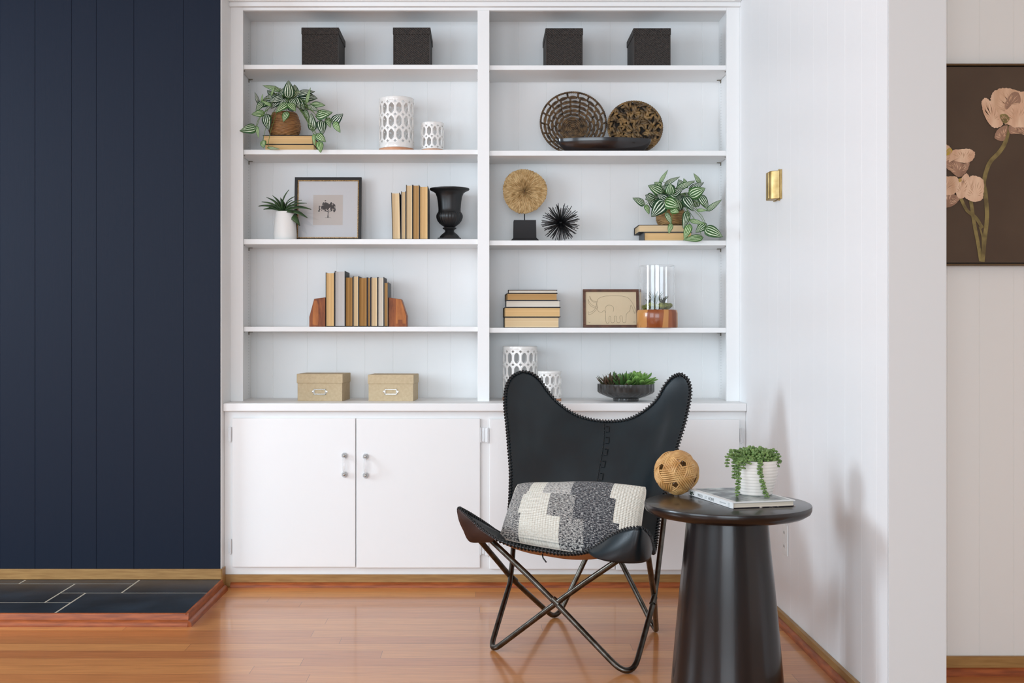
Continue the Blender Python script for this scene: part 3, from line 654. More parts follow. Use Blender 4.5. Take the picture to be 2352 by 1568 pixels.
# ------------------------------------------------------------------ woven wall baskets and boat bowl (second shelf, right)
m_rush = M('dark_rush', srgb(124,96,64), .55, col2=srgb(44,33,24), nscale=60, detail=5, contrast=(.3,.68), bump=.7, bscale=220, bdist=.0012)
m_rush2 = M('mixed_rush', srgb(142,110,66), .5, col2=srgb(52,42,32), nscale=34, detail=5, contrast=(.36,.64), bump=.7, bscale=200, bdist=.0012)
z = ZS(1,1)
def disc_frame(cpx, cpy, Y, tilt):
    c = W(cpx, cpy, Y); up = np.array([0, math.sin(tilt), math.cos(tilt)]); rt = np.array([1.,0,0]); nn = np.cross(rt, up)   # nn points away from the viewer
    return c, rt, up, -nn
rnd = random.Random(5)
R1 = 77.5/F*5.16; tilt = .22; c = np.array([X_(1317.5,5.17), 5.185, z+R1*math.cos(tilt)+.003]); c[2] = z+.0045+R1*math.cos(tilt)
_, rt, up, nn = disc_frame(0,0,5,tilt)
def dp(r, a, dep=0): return c+rt*r*math.cos(a)+up*r*math.sin(a)-nn*dep*0+nn*dep
# camera sees the hollow side; bowl centre lies further back
t = thing('round_basket', (c[0], c[1], z), 'open-weave round dark rush basket leaning behind the black boat-shaped bowl', 'basket')
bowl = lambda r: .028*(1-(r/R1)**2)
g = G()
for k in range(96):
    a = 2*PI*k/96; p = dp(R1-.004, a, 0); q = dp(R1-.004, a+2*PI/96*1.3, 0)
    g.ell((p+q)/2, .0050, .0050, .0075, 7, 5, rot=np.stack([unit(p-c), nn, unit(q-p)], 1))
g.obj('rim', m_rush, t, smooth=True)
g = G(); cdn = -.022   # coiled centre sits slightly below the middle
cc = lambda r, a: c+rt*r*math.cos(a)+up*(r*math.sin(a)-.020*(1-r/R1))+nn*bowl(r)
r0 = .0; pts = []
turns = 7.2
for i in range(int(turns*26)): 
    a = i/26*2*PI; pts.append(cc(.003+.0072*a/(2*PI), a))
g.tube(pts, [.0042*(1+.22*math.sin(i*1.9)) for i in range(len(pts))], 7)
g.obj('coiled_centre', m_rush, t, smooth=True)
g = G(); NR = 5; rr = [.060, .076, .093, .110, .127, R1-.006]
for j in range(NR):
    n = [11,13,15,17,18][j]; r = rr[j]
    for k in range(n):
        a0 = 2*PI*(k+(.5 if j % 2 else 0))/n; a1 = a0+2*PI/n
        for dr in (-.0027, .0027):
            pth = [cc(r+dr*(math.sin(PI*s)*.9+.25), a0+(a1-a0)*(.04+.92*s))-nn*.002*math.sin(PI*s) for s in np.linspace(0,1,6)]
            g.tube(pth, [.0026,.0034,.0037,.0037,.0034,.0026], 6)
        # knot tying to the next ring outwards
        ak = a0; p = cc(r, ak); q = cc(rr[j+1], ak) if j < NR-1 else cc(R1-.006, ak)
        g.tube([p, (p+q)/2-nn*.002, q], [.0052,.0042,.0050], 6)
g.obj('open_weave', m_rush, t, smooth=True)
R2 = 64.5/F*5.13; c2 = np.array([X_(1459,5.135), 5.14, z+.0045+R2*math.cos(tilt)])
t = thing('round_basket', (c2[0], c2[1], z), 'densely woven brown rush basket, smaller of the two round ones on the second shelf', 'basket')
c = c2; bowl2 = lambda r: .022*(1-(r/R2)**2)
cc2 = lambda x, y, d=0: c2+rt*x+up*y+nn*(bowl2(math.hypot(x,y))+d)
g = G()
for k in range(70):
    a = 2*PI*k/70; p = cc2((R2-.004)*math.cos(a), (R2-.004)*math.sin(a), 0); a2 = a+2*PI/70*1.3; q = cc2((R2-.004)*math.cos(a2), (R2-.004)*math.sin(a2), 0)
    g.ell((p+q)/2, .0052, .0052, .0072, 7, 5, rot=np.stack([unit(p-c2), nn, unit(q-p)], 1))
g.obj('rim', m_rush2, t, smooth=True)
g = G(); g.grid(lambda u, v: cc2((R2-.006)*v*math.cos(2*PI*u), (R2-.006)*v*math.sin(2*PI*u), .007), 40, 6)
g.obj('backing', M('dark_weave_backing', srgb(30,24,18), .8), t, smooth=True)
g = G()
pt = []; tries = 0
while len(pt) < 220 and tries < 20000:
    tries += 1
    r = (R2-.007)*math.sqrt(rnd.random()); a = rnd.random()*2*PI; x, y = r*math.cos(a), r*math.sin(a)
    if all((x-q[0])**2+(y-q[1])**2 > .0072**2 for q in pt): pt.append((x, y))
for i, (x, y) in enumerate(pt):
    th = rnd.choice([0,PI/3,PI/2,2*PI/3,PI*.15,PI*.8])+rnd.gauss(0,.2); ln = rnd.uniform(.012,.019); wd = rnd.uniform(.0052,.0066); dd = rnd.uniform(-.006,.003)
    pth = []
    for s in np.linspace(-1,1,7):
        X2, Y2 = x+ln*s*math.cos(th), y+ln*s*math.sin(th); q = math.hypot(X2,Y2)
        if q > R2-.005: X2, Y2 = X2*(R2-.005)/q, Y2*(R2-.005)/q
        pth.append(cc2(X2, Y2, dd+.004*s*s))
    g.tube(pth, [wd*.7,wd*.95,wd,wd,wd,wd*.95,wd*.7], 6, up=nn, flat=.55)
g.obj('woven_straps', m_rush2, t, smooth=True)
# boat bowl
m_dwood = M('dark_lacquered_wood', srgb(26,17,16), .22, col2=srgb(16,12,13), nscale=8, stretch=(1,1,6), coat=.4)
Yb = 5.065; bx0, bx1, cxb = X_(1280.5,Yb), X_(1496,Yb), X_(1388,Yb); zt = Z_(316.5, Yb-.03); hl = (bx1-bx0)/2
def boat(u, v):    # u around, v from foot to rim
    a = 2*PI*u; fl = .79+.21*math.sin(v*PI/2); wx = hl*fl; wy = .05*(.55+.45*math.sin(v*PI/2))
    ca, sa = math.cos(a), math.sin(a); sy = abs(sa)**1.25*(1 if sa > 0 else -1)
    hh = zt-z
    return (cxb+wx*ca, Yb+wy*sy, z+hh*(v**1.15)+.0015*0)
def boat_in(u, v):
    p = boat(u, 1-v*.97); k = 1-.04-.30*v
    return (cxb+(p[0]-cxb)*k, Yb+(p[1]-Yb)*k, z+max(.006, (zt-z)*(1-v)))
g = G().grid(boat, 72, 12); g.grid(boat_in, 72, 10); n = 72
a0 = 12*(n+1); b0_ = 13*(n+1)
g.f += [(a0+i, a0+i+1, b0_+i+1, b0_+i) for i in range(n)]; g.m += [0]*n
g.f.append(tuple(range(n))[::-1]); g.m.append(0); g.f.append(tuple(b0_+10*(n+1)+i for i in range(n))); g.m.append(0)
o = g.obj('boat_bowl', m_dwood, loc=(cxb, Yb, z), smooth=True, angle=50); tag(o, 'long black lacquered boat-shaped wooden bowl in front of the two round baskets', 'bowl')

# ------------------------------------------------------------------ vase with succulent, picture, urn (third shelf left)
z = ZS(0,2); Yv = 5.09; xv = X_(655, Yv)
t = thing('potted_succulent', (xv, Yv, z), 'spiky green succulent in a tapered white vase in front of the tree picture', 'potted plant')
rb = 26.5/F*Yv; hv = Z_(486.5, Yv)-z; rtp = 21/F*Yv
G().lathe([(0,0),(rb*.93,0),(rb*.985,.004),(rb,.02),(rb*.975,hv*.35),(rb*.91,hv*.7),(rtp*1.03,hv*.97),(rtp,hv),(rtp-.004,hv),(rtp-.005,hv-.02),(0,hv-.02)], (xv,Yv,z), 48).obj('vase', m_vase, t, smooth=True, angle=60)
m_agave = M('dark_green_leaf', srgb(66,92,54), .45, col2=srgb(44,66,40), nscale=30)
g = G(); tn = []
A = [((430,410),(470,250),34),((400,400),(330,300),28),((395,405),(275,315),30),((380,420),(235,355),34),((375,430),(208,390),40),((440,420),(205,395),30),((450,390),(530,305),30),((460,400),(585,340),26),((480,400),(628,368),28),((480,425),(668,420),44),
     ((500,430),(637,495),44),((500,440),(572,563),60),((470,400),(540,380),40),((420,400),(350,370),40),((440,400),(400,320),34),((460,400),(500,340),34),((430,430),(250,420),44),((480,430),(560,410),50),((440,435),(380,440),50),((470,435),(500,450),50)]
for (b, tp, wd) in A:
    P = lambda x, y: (540+x/3.825, 370+y/3.825)
    b_ = W(*P((b[0]+2*418)/3, (b[1]+2*440)/3), Yv-.005); Yt = Yv-rnd.uniform(.01,.05); t_ = W(*P(*tp), Yt)
    dv = t_-b_; nr = unit((-.15*dv[0]*8, -.6, 1)); Ln = np.linalg.norm(dv)
    leaf(g, b_, t_, wd/3.825/F*5.1*1.35, nr, tn, 0, curl=.28, shape=.75, ns=12, nt=4)
o = g.obj('leaves', m_agave, t, smooth=True, solid=-.0012)
# tree picture
m_frameb = M('black_frame', srgb(22,21,22), .35); m_gold = M('gilt_bead', srgb(206,170,116), .45, metal=.3, col2=srgb(120,88,50), nscale=220)
m_mat = M('white_mat', srgb(244,244,246), .45, coat=.3); m_print = M('beige_print', srgb(232,222,214), .6); m_ink = M('grey_ink', srgb(62,62,66), .8)
def rect_frame(parent, name, m, O, ux, uz, un, a0, a1, b0, b1, wd, d0, d1, bev=.001):
    """frame between outer rect and inner rect; un points to the room"""
    g = G(); O = np.array(O)
    for (p, q, r_, s_) in ((a0,a1,b1-wd,b1),(a0,a1,b0,b0+wd),(a0,a0+wd,b0+wd,b1-wd),(a1-wd,a1,b0+wd,b1-wd)):
        cen = O+ux*(p+q)/2+uz*(r_+s_)/2+un*(d0+d1)/2; g.obox(cen, ux*(q-p)/2, uz*(s_-r_)/2, un*(d1-d0)/2)
    return g.obj(name, m, parent, bevel=bev)
def picture_axes(px, Y, z, tilt, yaw):
    ux = np.array([math.cos(yaw), math.sin(yaw), 0]); bk = np.array([-math.sin(yaw), math.cos(yaw), 0])
    uz = bk*math.sin(tilt)+np.array([0,0,1])*math.cos(tilt); un = np.cross(ux, uz)
    return np.array([X_(px, Y), Y, z]), ux, uz, un
O, ux, uz, un = picture_axes(752.5, 5.165, z+.002, .10, .0); hw = 77/F*5.165; hh = Z_(407.3, 5.18)-z
t = thing('framed_picture', (O[0], O[1], z), 'black framed picture of a small grey tree in a wide white mat', 'picture')
rect_frame(t, 'frame', m_frameb, O, ux, uz, un, -hw, hw, 0, hh, .0125, -.010, .010)
rect_frame(t, 'gilt_bead', m_gold, O, ux, uz, un, -hw+.0125, hw-.0125, .0125, hh-.0125, .0045, -.006, .007)
G().obox(O+uz*hh/2, ux*(hw-.006), uz*(hh/2-.006), un*.0015).obj('mat_board', m_mat, t)
zc_ = hh*.49; G().obox(O+uz*zc_+un*.0018, ux*.0365*1.9*.97/1.0*.98, uz*.0365*1.9*.98, un*.0004).obj('print', m_print, t)
g = G(); r2 = random.Random(4)
def onpic(a, b, d=.0025): return O+ux*a+uz*(zc_+b)+un*d
def disc(g, a, b, r, n=9, d=.0025): g.poly([onpic(a+r*math.cos(q)*r2.uniform(.75,1.2), b+r*math.sin(q)*r2.uniform(.75,1.2), d) for q in np.linspace(0, 2*PI, n+1)[:-1]])
for k in range(190):
    a = r2.gauss(0, .019); b = .008+r2.gauss(0, .0085)+.010*(1-(a/.034)**2)
    if abs(a) < .041 and b > -.014: disc(g, a, b, r2.uniform(.0018,.0042), d=.0024+k*.000004)
g.poly([onpic(-.0028,-.034), onpic(.0035,-.034), onpic(.0016,-.022), onpic(.0025,-.008), onpic(.001,.008), onpic(-.0012,.008), onpic(-.0008,-.008), onpic(-.0012,-.022)])
for a1, b1, a2, b2 in ((0,-.008,-.018,.004),(0,-.006,.017,.006),(0,-.01,.024,-.003),(0,-.008,-.026,-.004)):
    g.poly([onpic(a1,b1-.0012), onpic(a2,b2), onpic(a1,b1+.0012)])
g.poly([onpic(-.016,-.0352), onpic(.016,-.0352), onpic(.010,-.0342), onpic(-.010,-.0342)])
g.obj('tree_drawing', m_ink, t)
G().obox(O+uz*hh/2+un*.0045, ux*(hw-.0165), uz*(hh/2-.0165), un*.0004).obj('glazing', m_glass, t)
# urn
m_urn = M('black_cast_iron', srgb(26,27,28), .4, bump=.25, bscale=90, spec=.6)
Yu = 5.10; xu = X_(1032.5, Yu); t = thing('urn', (xu, Yu, z), 'black cast iron urn with a flared rim, at the bookcase divider', 'urn'); sc = Yu/F
hu = lambda y: (550-y)*sc
bw = 26.5*sc
g = G().box((xu-bw, Yu-bw, z), (xu+bw, Yu+bw, z+.009)); g.obj('plinth', m_urn, t, bevel=.002)
G().lathe([(0,.0088),(24*sc,.009),(22.5*sc,hu(541)),(18*sc,hu(536)),(11.5*sc,hu(531)),(10*sc,hu(528)),(12*sc,hu(525)),(15.5*sc,hu(523)),(16*sc,hu(521)),(10.5*sc,hu(519)),(0,hu(519))], (xu,Yu,z), 40).obj('foot', m_urn, t, smooth=True, angle=50)
def flute(a, i, zz): return 1+.045*abs(math.cos(a*13))*(1 if 1 <= i <= 8 else 0)
G().lathe([(10*sc,hu(520)),(16*sc,hu(516)),(22*sc,hu(511)),(26.5*sc,hu(505)),(29*sc,hu(498)),(29.3*sc,hu(493)),(28*sc,hu(489)),(26.5*sc,hu(486.5)),(25.5*sc,hu(485.5)),(0,hu(485))], (xu,Yu,z), 156, flute).obj('fluted_bowl', m_urn, t, smooth=True)
G().lathe([(26.5*sc,hu(488)),(27.5*sc,hu(486)),(26*sc,hu(484)),(25.5*sc,hu(478)),(27*sc,hu(462)),(29*sc,hu(450)),(32.5*sc,hu(441)),(39*sc,hu(437)),(44.5*sc,hu(434.5)),(46*sc,hu(432.5)),(45.5*sc,hu(431)),(42*sc,hu(431)),(34*sc,hu(436)),(29*sc,hu(443)),(25*sc,hu(460)),(22*sc,hu(483)),(0,hu(483))], (xu,Yu,z), 64).obj('flared_neck', m_urn, t, smooth=True, angle=60)

# ------------------------------------------------------------------ coral disc, urchin (third shelf right)
z = ZS(1,2); Yd = 5.10; xd = X_(1205, Yd); sc = Yd/F
m_coral = M('golden_coral', srgb(216,188,140), .7, col2=srgb(178,144,94), nscale=60, contrast=(.3,.7))
t = thing('coral_sculpture', (xd, Yd, z), 'round golden coral disc on a black plinth stand', 'sculpture')
g = G(); b1 = 26*sc
prof = [(31.5*sc,0),(31*sc,.006),(28*sc,.011),(26*sc,.016),(25.3*sc,Z_(507,Yd)-z)]
vs = []; 
for r, zz in prof: vs += [(xd-r,Yd-r*.8,z+zz),(xd+r,Yd-r*.8,z+zz),(xd+r,Yd+r*.8,z+zz),(xd-r,Yd+r*.8,z+zz)]
fs = [(0,3,2,1)]
for i in range(4):
    for k in range(4): a = i*4+k; b = i*4+(k+1) % 4; fs.append((a, b, b+4, a+4))
fs.append((16,17,18,19)); g.add(vs, fs); g.obj('plinth', m_blackm, t, bevel=.001)
G().tube([(xd,Yd,Z_(508,Yd)), (xd,Yd,Z_(484,Yd))], .0022, 8).obj('rod', m_blackm, t, smooth=True)
g = G(); cz = Z_(439, Yd); n = 300; r3 = random.Random(9)
ed = [1+.025*math.sin(3*k/n*2*PI+1)+r3.uniform(-.02,.02) for k in range(n)]; rid = [r3.uniform(-.5,1) for k in range(n)]
RR = [0.02,.1,.2,.32,.45,.58,.7,.82,.92,.985,1.0]
for side in (-1, 1):
    def fn(u, v):
        k = int(round(u*n)) % n; j = int(round(v*(len(RR)-1))); r = RR[j]*51*sc*ed[k]; a = 2*PI*k/n+ .02*math.sin(j*1.7+k)
        th = .010*math.sqrt(max(0, 1-(RR[j]*.985)**2))+.0022*rid[k]*(RR[j] > .09)*(1 if j < len(RR)-1 else 0)+.0012*math.sin(k*2.4+j*2)
        if j == len(RR)-1: th = 0
        return (xd+r*math.cos(a), Yd+side*th, cz+r*math.sin(a))
    g.grid(fn, n, len(RR)-1)
g.obj('coral_disc', m_coral, t, smooth=False)
# urchin
Yr = 5.075; cxr = X_(1288, Yr); czr = Z_(512, Yr); g = G(); r4 = random.Random(2); rad = 46/F*Yr
Yo = 5.075
for i in range(170):
    k = i+.5; ph = math.acos(1-2*k/170); th = PI*(1+5**.5)*k; d = np.array([math.cos(th)*math.sin(ph), math.sin(th)*math.sin(ph), math.cos(ph)])+np.array([r4.gauss(0,.07) for _ in range(3)]); d = unit(d)
    q = rad*r4.uniform(.82,1.02); p = np.array([cxr,Yr,czr]); e = p+d*q
    if e[2] < z+.001: e = p+d*((z+.0012-czr)/d[2])
    g.tube([p+d*.006, e], .00155, 5)
g.ell((cxr,Yr,czr), .011,.011,.011, 12, 8)
o = g.obj('urchin_ornament', m_black, loc=(cxr,Yr,z)); tag(o, 'small spiky black metal urchin ball beside the golden coral disc', 'ornament')

# ------------------------------------------------------------------ elephant picture, glass terrarium (fourth shelf right)
z = ZS(1,3); O, ux, uz, un = picture_axes(1403.5, 5.16, z+.0015, .10, .0); hw = 64.2/F*5.16; hh = Z_(664.7, 5.17)-z
t = thing('framed_drawing', (O[0], O[1], z), 'brown framed line drawing of an elephant on cream paper, leaning on the fourth shelf', 'picture')
m_walnut = M('walnut_frame', srgb(104,62,38), .4, col2=srgb(78,44,26), nscale=40, stretch=(1,1,1))
rect_frame(t, 'frame', m_walnut, O, ux, uz, un, -hw, hw, 0, hh, .0115, -.008, .009)
G().obox(O+uz*hh/2, ux*(hw-.006), uz*(hh/2-.006), un*.0015).obj('paper', M('cream_paper', srgb(224,204,170), .7), t)
def el(x, y): return O+ux*((x-1123)/3.824/F*5.16)+uz*((1460-y)/3.824/F*5.16)+un*.0022
g = G()
for line in ([(1000,1240),(1015,1205),(1060,1185),(1130,1178),(1210,1180),(1270,1195),(1305,1230),(1325,1270),(1338,1310),(1332,1335),(1318,1300),(1300,1262),(1288,1310),(1258,1345),(1252,1410),(1226,1412),(1222,1365),(1210,1356),(1200,1366),(1203,1410),(1176,1413),(1172,1366),(1160,1358),(1150,1368),(1150,1412),(1124,1413),(1122,1368),(1112,1360),(1104,1372),(1104,1415),(1080,1415),(1076,1335),(1064,1308),(1040,1326),(1012,1315),(1003,1280),(1000,1240)],
             [(1000,1245),(990,1280),(970,1310),(940,1325),(922,1322),(930,1348),(965,1330),(995,1300),(1003,1270)],
             [(1000,1240),(965,1232),(945,1210),(938,1182),(952,1212),(978,1228),(1002,1232)], [(995,1290),(955,1275),(930,1248),(922,1210),(942,1245),(965,1265),(998,1275)],
             [(1076,1330),(1072,1295),(1085,1270),(1110,1262),(1138,1272),(1148,1295),(1142,1320)], [(925,1412),(935,1418),(940,1410)], [(1318,1415),(1328,1410),(1334,1418)]):
    g.tube([el(*p) for p in [tuple(q[:2]) for q in crom([(x, y, 0) for x, y in line], 5)]], .00035, 4)
g.obj('elephant_line', M('grey_pencil', srgb(96,84,66), .8), t)
# terrarium
Yt = 5.085; xt = X_(1509.5, Yt); sc = Yt/F; t = thing('terrarium', (xt, Yt, z), 'clear glass cylinder with moss and air plants on a round cherry wood base', 'terrarium')
hb_ = Z_(711.3, Yt)-z; Rw = 46.6*sc; Rg = 40.3*sc
m_tw = M('striped_cherry', srgb(160,86,42), .3, coat=.4)
N, L, B = nodes(m_tw); tc = N.new('ShaderNodeTexCoord'); mp = N.new('ShaderNodeMapping'); mp.inputs['Scale'].default_value = (38,38,3); mp.inputs['Rotation'].default_value = (0,0,.5); L.new(tc.outputs['Object'], mp.inputs[0])
vo = N.new('ShaderNodeTexVoronoi'); vo.inputs['Scale'].default_value = .9; L.new(mp.outputs[0], vo.inputs['Vector']); rp = N.new('ShaderNodeValToRGB'); sp_ = N.new('ShaderNodeSeparateColor'); L.new(vo.outputs['Color'], sp_.inputs[0]); L.new(sp_.outputs[0], rp.inputs[0])
rp.color_ramp.elements[0].color = srgb(128,62,28); rp.color_ramp.elements[1].color = srgb(200,140,78); rp.color_ramp.elements[1].position = .86; e = rp.color_ramp.elements.new(.74); e.color = srgb(156,84,42); L.new(rp.outputs[0], B.inputs['Base Color'])
G().lathe([(0,0),(Rw*.96,0),(Rw,.004),(Rw,hb_*.8),(Rw*.97,hb_*.95),(Rw*.93,hb_),(Rg+.0012,hb_),(Rg+.0012,hb_-.012),(0,hb_-.012)], (xt,Yt,z), 64).obj('wooden_base', m_tw, t, smooth=True, angle=50)
zt = Z_(610.5, Yt)-z; G().lathe([(Rg,hb_-.0115),(Rg,zt),(Rg-.0014,zt+.0008),(Rg-.0028,zt),(Rg-.0028,hb_-.0115),(Rg,hb_-.0115)], (xt,Yt,z), 64).obj('glass_cylinder', m_glass, t, smooth=True, angle=50)
g = G(); r5 = random.Random(6)
for i in range(55):
    a = r5.random()*2*PI; r = (Rg-.014)*math.sqrt(r5.random()); s_ = r5.uniform(.008,.013); hz_ = hb_+.003+s_*.5+r5.random()*.014
    g.ell((xt+r*math.cos(a), Yt+r*math.sin(a), z+hz_), s_, s_, s_*.8, 8, 6)
g.obj('moss', M('yellow_green_moss', srgb(172,172,84), .9, col2=srgb(124,134,60), nscale=80, bump=1, bscale=160, bdist=.003), t, smooth=True)
g = G(); 
for cxx, cyy, n, hh_ in ((-.010,-.02,34,.062),(.022,-.01,26,.046),(-.042,-.02,16,.032),(.03,.02,16,.04)):
    for k in range(n):
        a = r5.random()*2*PI; l = hh_*r5.uniform(.6,1.15); q = np.array([xt+cxx, Yt+cyy, z+hb_+.016]); o_ = l*r5.uniform(.2,.8)
        e = q+np.array([o_*math.cos(a), o_*math.sin(a), l]); rr_ = math.hypot(e[0]-xt, e[1]-Yt)
        if rr_ > Rg-.008: e[0] = xt+(e[0]-xt)*(Rg-.008)/rr_; e[1] = Yt+(e[1]-Yt)*(Rg-.008)/rr_
        mid = (q+e)/2+np.array([0,0,.008]); end = e+np.array([.004*math.cos(a)*0, 0, -.004])
        g.tube(crom([q, mid, end], 4), [.0015]*5+[.0012,.0009,.0006,.0003], 4)
g.obj('air_plants', M('air_plant_green', srgb(104,118,66), .6, col2=srgb(80,66,60), nscale=70), t, smooth=True)

# ------------------------------------------------------------------ khaki boxes (countertop, left)
m_khaki = M('khaki_linen', srgb(200,180,146), .75, col2=srgb(192,170,136), nscale=90, bump=.35, bscale=420, bdist=.0006)
def khaki(x0, x1, lx0, lx1, ytop, ylid, Y0, rz, lab):
    a, b = X_(x0,Y0), X_(x1,Y0); la, lb = X_(lx0,Y0), X_(lx1,Y0); z = zct; c = ((a+b)/2, Y0+.09, z)
    t = thing('storage_box', c, lab, 'storage box', 'khaki lidded boxes on the countertop'); dl = (la+lb)/2-(a+b)/2
    zt, zl = Z_(ytop,Y0), Z_(ylid,Y0); piv = (b, Y0)
    G().box((a,Y0,z),(b,Y0+.165,zt-.004)).rotz(piv, rz).obj('body', m_khaki, t, bevel=.0015)
    G().box((a-.003,Y0-.0035,zl),(b+.003,Y0+.1685,zt)).rotz(piv, rz).obj('lid', m_khaki, t, bevel=.0025)
    cx = (a+b)/2; zc = Z_((889.5+910)/2, Y0); g = G(); hw, hh = .0265, .0125
    for p in ((cx-hw,cx+hw,zc+hh-.004,zc+hh),(cx-hw,cx+hw,zc-hh,zc-hh+.005),(cx-hw,cx-hw+.004,zc-hh,zc+hh),(cx+hw-.004,cx+hw,zc-hh,zc+hh)): g.box((p[0],Y0-.003,p[2]),(p[1],Y0,p[3]))
    for s_ in (-1,1): g.lathe([(0,0),(.0062,0),(.0055,.0014),(0,.002)], (0,0,0), 14); k = 43; 
    # rivet tabs laid flat on the front
    v = g.v; g2 = G(); n0 = len(v)-2*(1+14+14+1); tabs = v[n0:]
    for i, (x, y, zz) in enumerate(tabs):
        s_ = -1 if i < len(tabs)//2 else 1; v[n0+i] = (cx+s_*(hw+.002)+x, Y0-.0005-zz, zc+y)
    g.rotz(piv, rz).obj('label_holder', M_lab, t, bevel=.0006)
    return t
M_lab = M('polished_nickel', srgb(200,196,188), .18, metal=1)
khaki(681.5, 786, 680, 788, 858.5, 880, 5.012, -.085, 'khaki lidded box with metal label holder on the countertop, the one nearer the navy wall')
khaki(845.5, 949, 842, 951, 860.5, 881.5, 5.00, -.07, 'khaki lidded box with metal label holder on the countertop, the one nearer the bookcase divider')

# ------------------------------------------------------------------ succulent bowl (countertop, right)
Yq = 5.02; xq = X_(1437.5, Yq); sc = Yq/F; m_grb = M('dark_grey_glaze', srgb(78,77,76), .25, metal=.35, coat=.3, col2=srgb(58,56,54), nscale=20)
t = thing('succulent_bowl', (xq, Yq, zct), 'dark fluted footed bowl of green and brown succulents on the countertop', 'planter')
hq = lambda y: Z_(y, Yq)-zct
def fl2(a, i, zz): return 1+.022*abs(math.sin(a*14))*(1 if 3 <= i <= 8 else 0)
top = hq(881)
G().lathe([(0,0),(29*sc,0),(29.5*sc,.006),(29*sc,.012),(46*sc,.022),(60*sc,.034),(64*sc,.042),(64*sc,top-.004),(64*sc,top),(61.5*sc,top),(60*sc,top-.012),(0,top-.014)], (xq,Yq,zct), 224, fl2).obj('fluted_bowl', m_grb, t, smooth=True, angle=60)
m_sg = M('bright_succulent', srgb(132,172,88), .5, col2=srgb(100,144,66), nscale=30); m_sb = M('brown_succulent', srgb(92,62,50), .5, col2=srgb(64,72,44), nscale=30); m_sd = M('dark_green_succulent', srgb(70,104,52), .5)
def rosette_plant(g, c, n, L0, wd, thick, up, rn, pointed):
    for k in range(n):
        f = k/n; a = k*2.39996; el_ = 1.35-1.1*f+rn.gauss(0,.08); l = L0*(.55+.5*f)*rn.uniform(.85,1.1)
        d = np.array([math.cos(a)*math.cos(el_), math.sin(a)*math.cos(el_), math.sin(el_)]); sdv = unit(np.cross(d, (0,0,1))+1e-6); nn_ = np.cross(sdv, d); R = np.stack([sdv, nn_, d], 1)
        if pointed:
            g.tube([c, c+d*l*.4, c+d*l*.75+np.array([0,0,.1*l]), c+d*l+np.array([0,0,.2*l])], [wd*.5, wd*.55, wd*.4, wd*.05], 7, flat=.45, up=nn_)
        else:
            g.tube([c, c+d*l*.35, c+d*l*.65+nn_*0, c+d*l*.85, c+d*l*.97], [wd*.2, wd*.32, wd*.52, wd*.5, wd*.2], 8, flat=.38, up=nn_)
rn = random.Random(12); zf = zct+top-.012
g = G()
for dx, dy, n, l in ((.012,-.02,17,.092),(.050,-.01,20,.104),(.068,-.015,17,.084),(.04,.035,14,.1)): rosette_plant(g, np.array([xq+dx, Yq+dy, zf]), n, l, .021, 0, 0, rn, False)
g.obj('green_succulent', m_sg, t, smooth=True)
g = G(); 
for dx, dy, n, l in ((-.062,-.02,28,.078),(-.030,-.03,20,.062),(-.085,.0,16,.062)): rosette_plant(g, np.array([xq+dx, Yq+dy, zf]), n, l, .012, 0, 0, rn, True)
g.obj('brown_succulent', m_sb, t, smooth=True)
g = G(); 
for dx, dy in ((-.012,.01),(-.02,-.03)): rosette_plant(g, np.array([xq+dx, Yq+dy, zf]), 22, .08, .015, 0, 0, rn, True)
g.obj('small_succulent', m_sd, t, smooth=True)

# ------------------------------------------------------------------ butterfly chair
m_leather = M('black_leather', srgb(20,32,37), .36, col2=srgb(15,24,29), nscale=9, bump=.22, bscale=260, bdist=.0006, spec=.55)
m_suede = M('tan_suede', srgb(168,118,72), .85, bump=.3, bscale=200)
m_brownl = M('brown_leather', srgb(58,38,32), .38, col2=srgb(44,28,24), nscale=12, bump=.2, bscale=200)
m_lace = M('black_lace', srgb(26,27,28), .32, spec=.6)
ch = thing('butterfly_chair', (.33, 4.0, 0), 'black leather butterfly sling chair with laced edges on a bent steel tube frame', 'chair')
AFL, AFR, WRL, WRR = W(1074,1208,3.945), W(1480,1243,3.60), W(1203,888,4.66), W(1561,892,4.35)
rt_ = .0094
def foot(px, py): Y = (H-rt_)*F/(py-CY); return W(px, py, Y)
FFL, FFR, FRL, FRR = foot(1123,1487), foot(1450,1545), foot(1278,1410), foot(1508,1443)
def leg(a, f, b, R=.055, wa=None, wb=None):
    """one bent rod: top a -> (way point) -> foot f -> (way point) -> top b, rounded at the foot"""
    ea, eb = (a if wa is None else wa), (b if wb is None else wb)
    pa, pb = f+unit(ea-f)*R, f+unit(eb-f)*R; path = []
    if wa is not None: path += [a+(wa-a)*s for s in np.linspace(0, .93, 5)]
    path += [ea+(pa-ea)*s for s in np.linspace(.07 if wa is not None else 0, 1, 6)]
    for s in np.linspace(.12,.88,9): path.append((1-s)**2*pa+2*s*(1-s)*f+s*s*pb)
    path += [pb+(eb-pb)*s for s in np.linspace(0, .93 if wb is not None else 1, 6)]
    if wb is not None: path += [wb+(b-wb)*s for s in np.linspace(.07, 1, 5)]
    m = min(p[2] for p in path); path = [np.array([p[0], p[1], p[2]-(m-rt_-.0005)*max(0, 1-(p[2]-m)/.2)]) for p in path]
    return path
dy = np.array([0, .0085, 0]); KL, KR = W(1174,1326,4.11), W(1503,1367,3.84)
specs_ = [(W(1096,1210,3.93), FFR, WRR, .085, None, KR-dy), (AFR-dy, FFL, WRL, .06, None, KL-dy),
          (W(1078,1212,3.96), FRL, WRR+np.array([-.02,.02,-.01]), .06, KL+dy, None), (AFR+np.array([.008,.012,-.01]), FRR, WRL+np.array([.02,.01,-.01]), .05, KR+dy, None)]
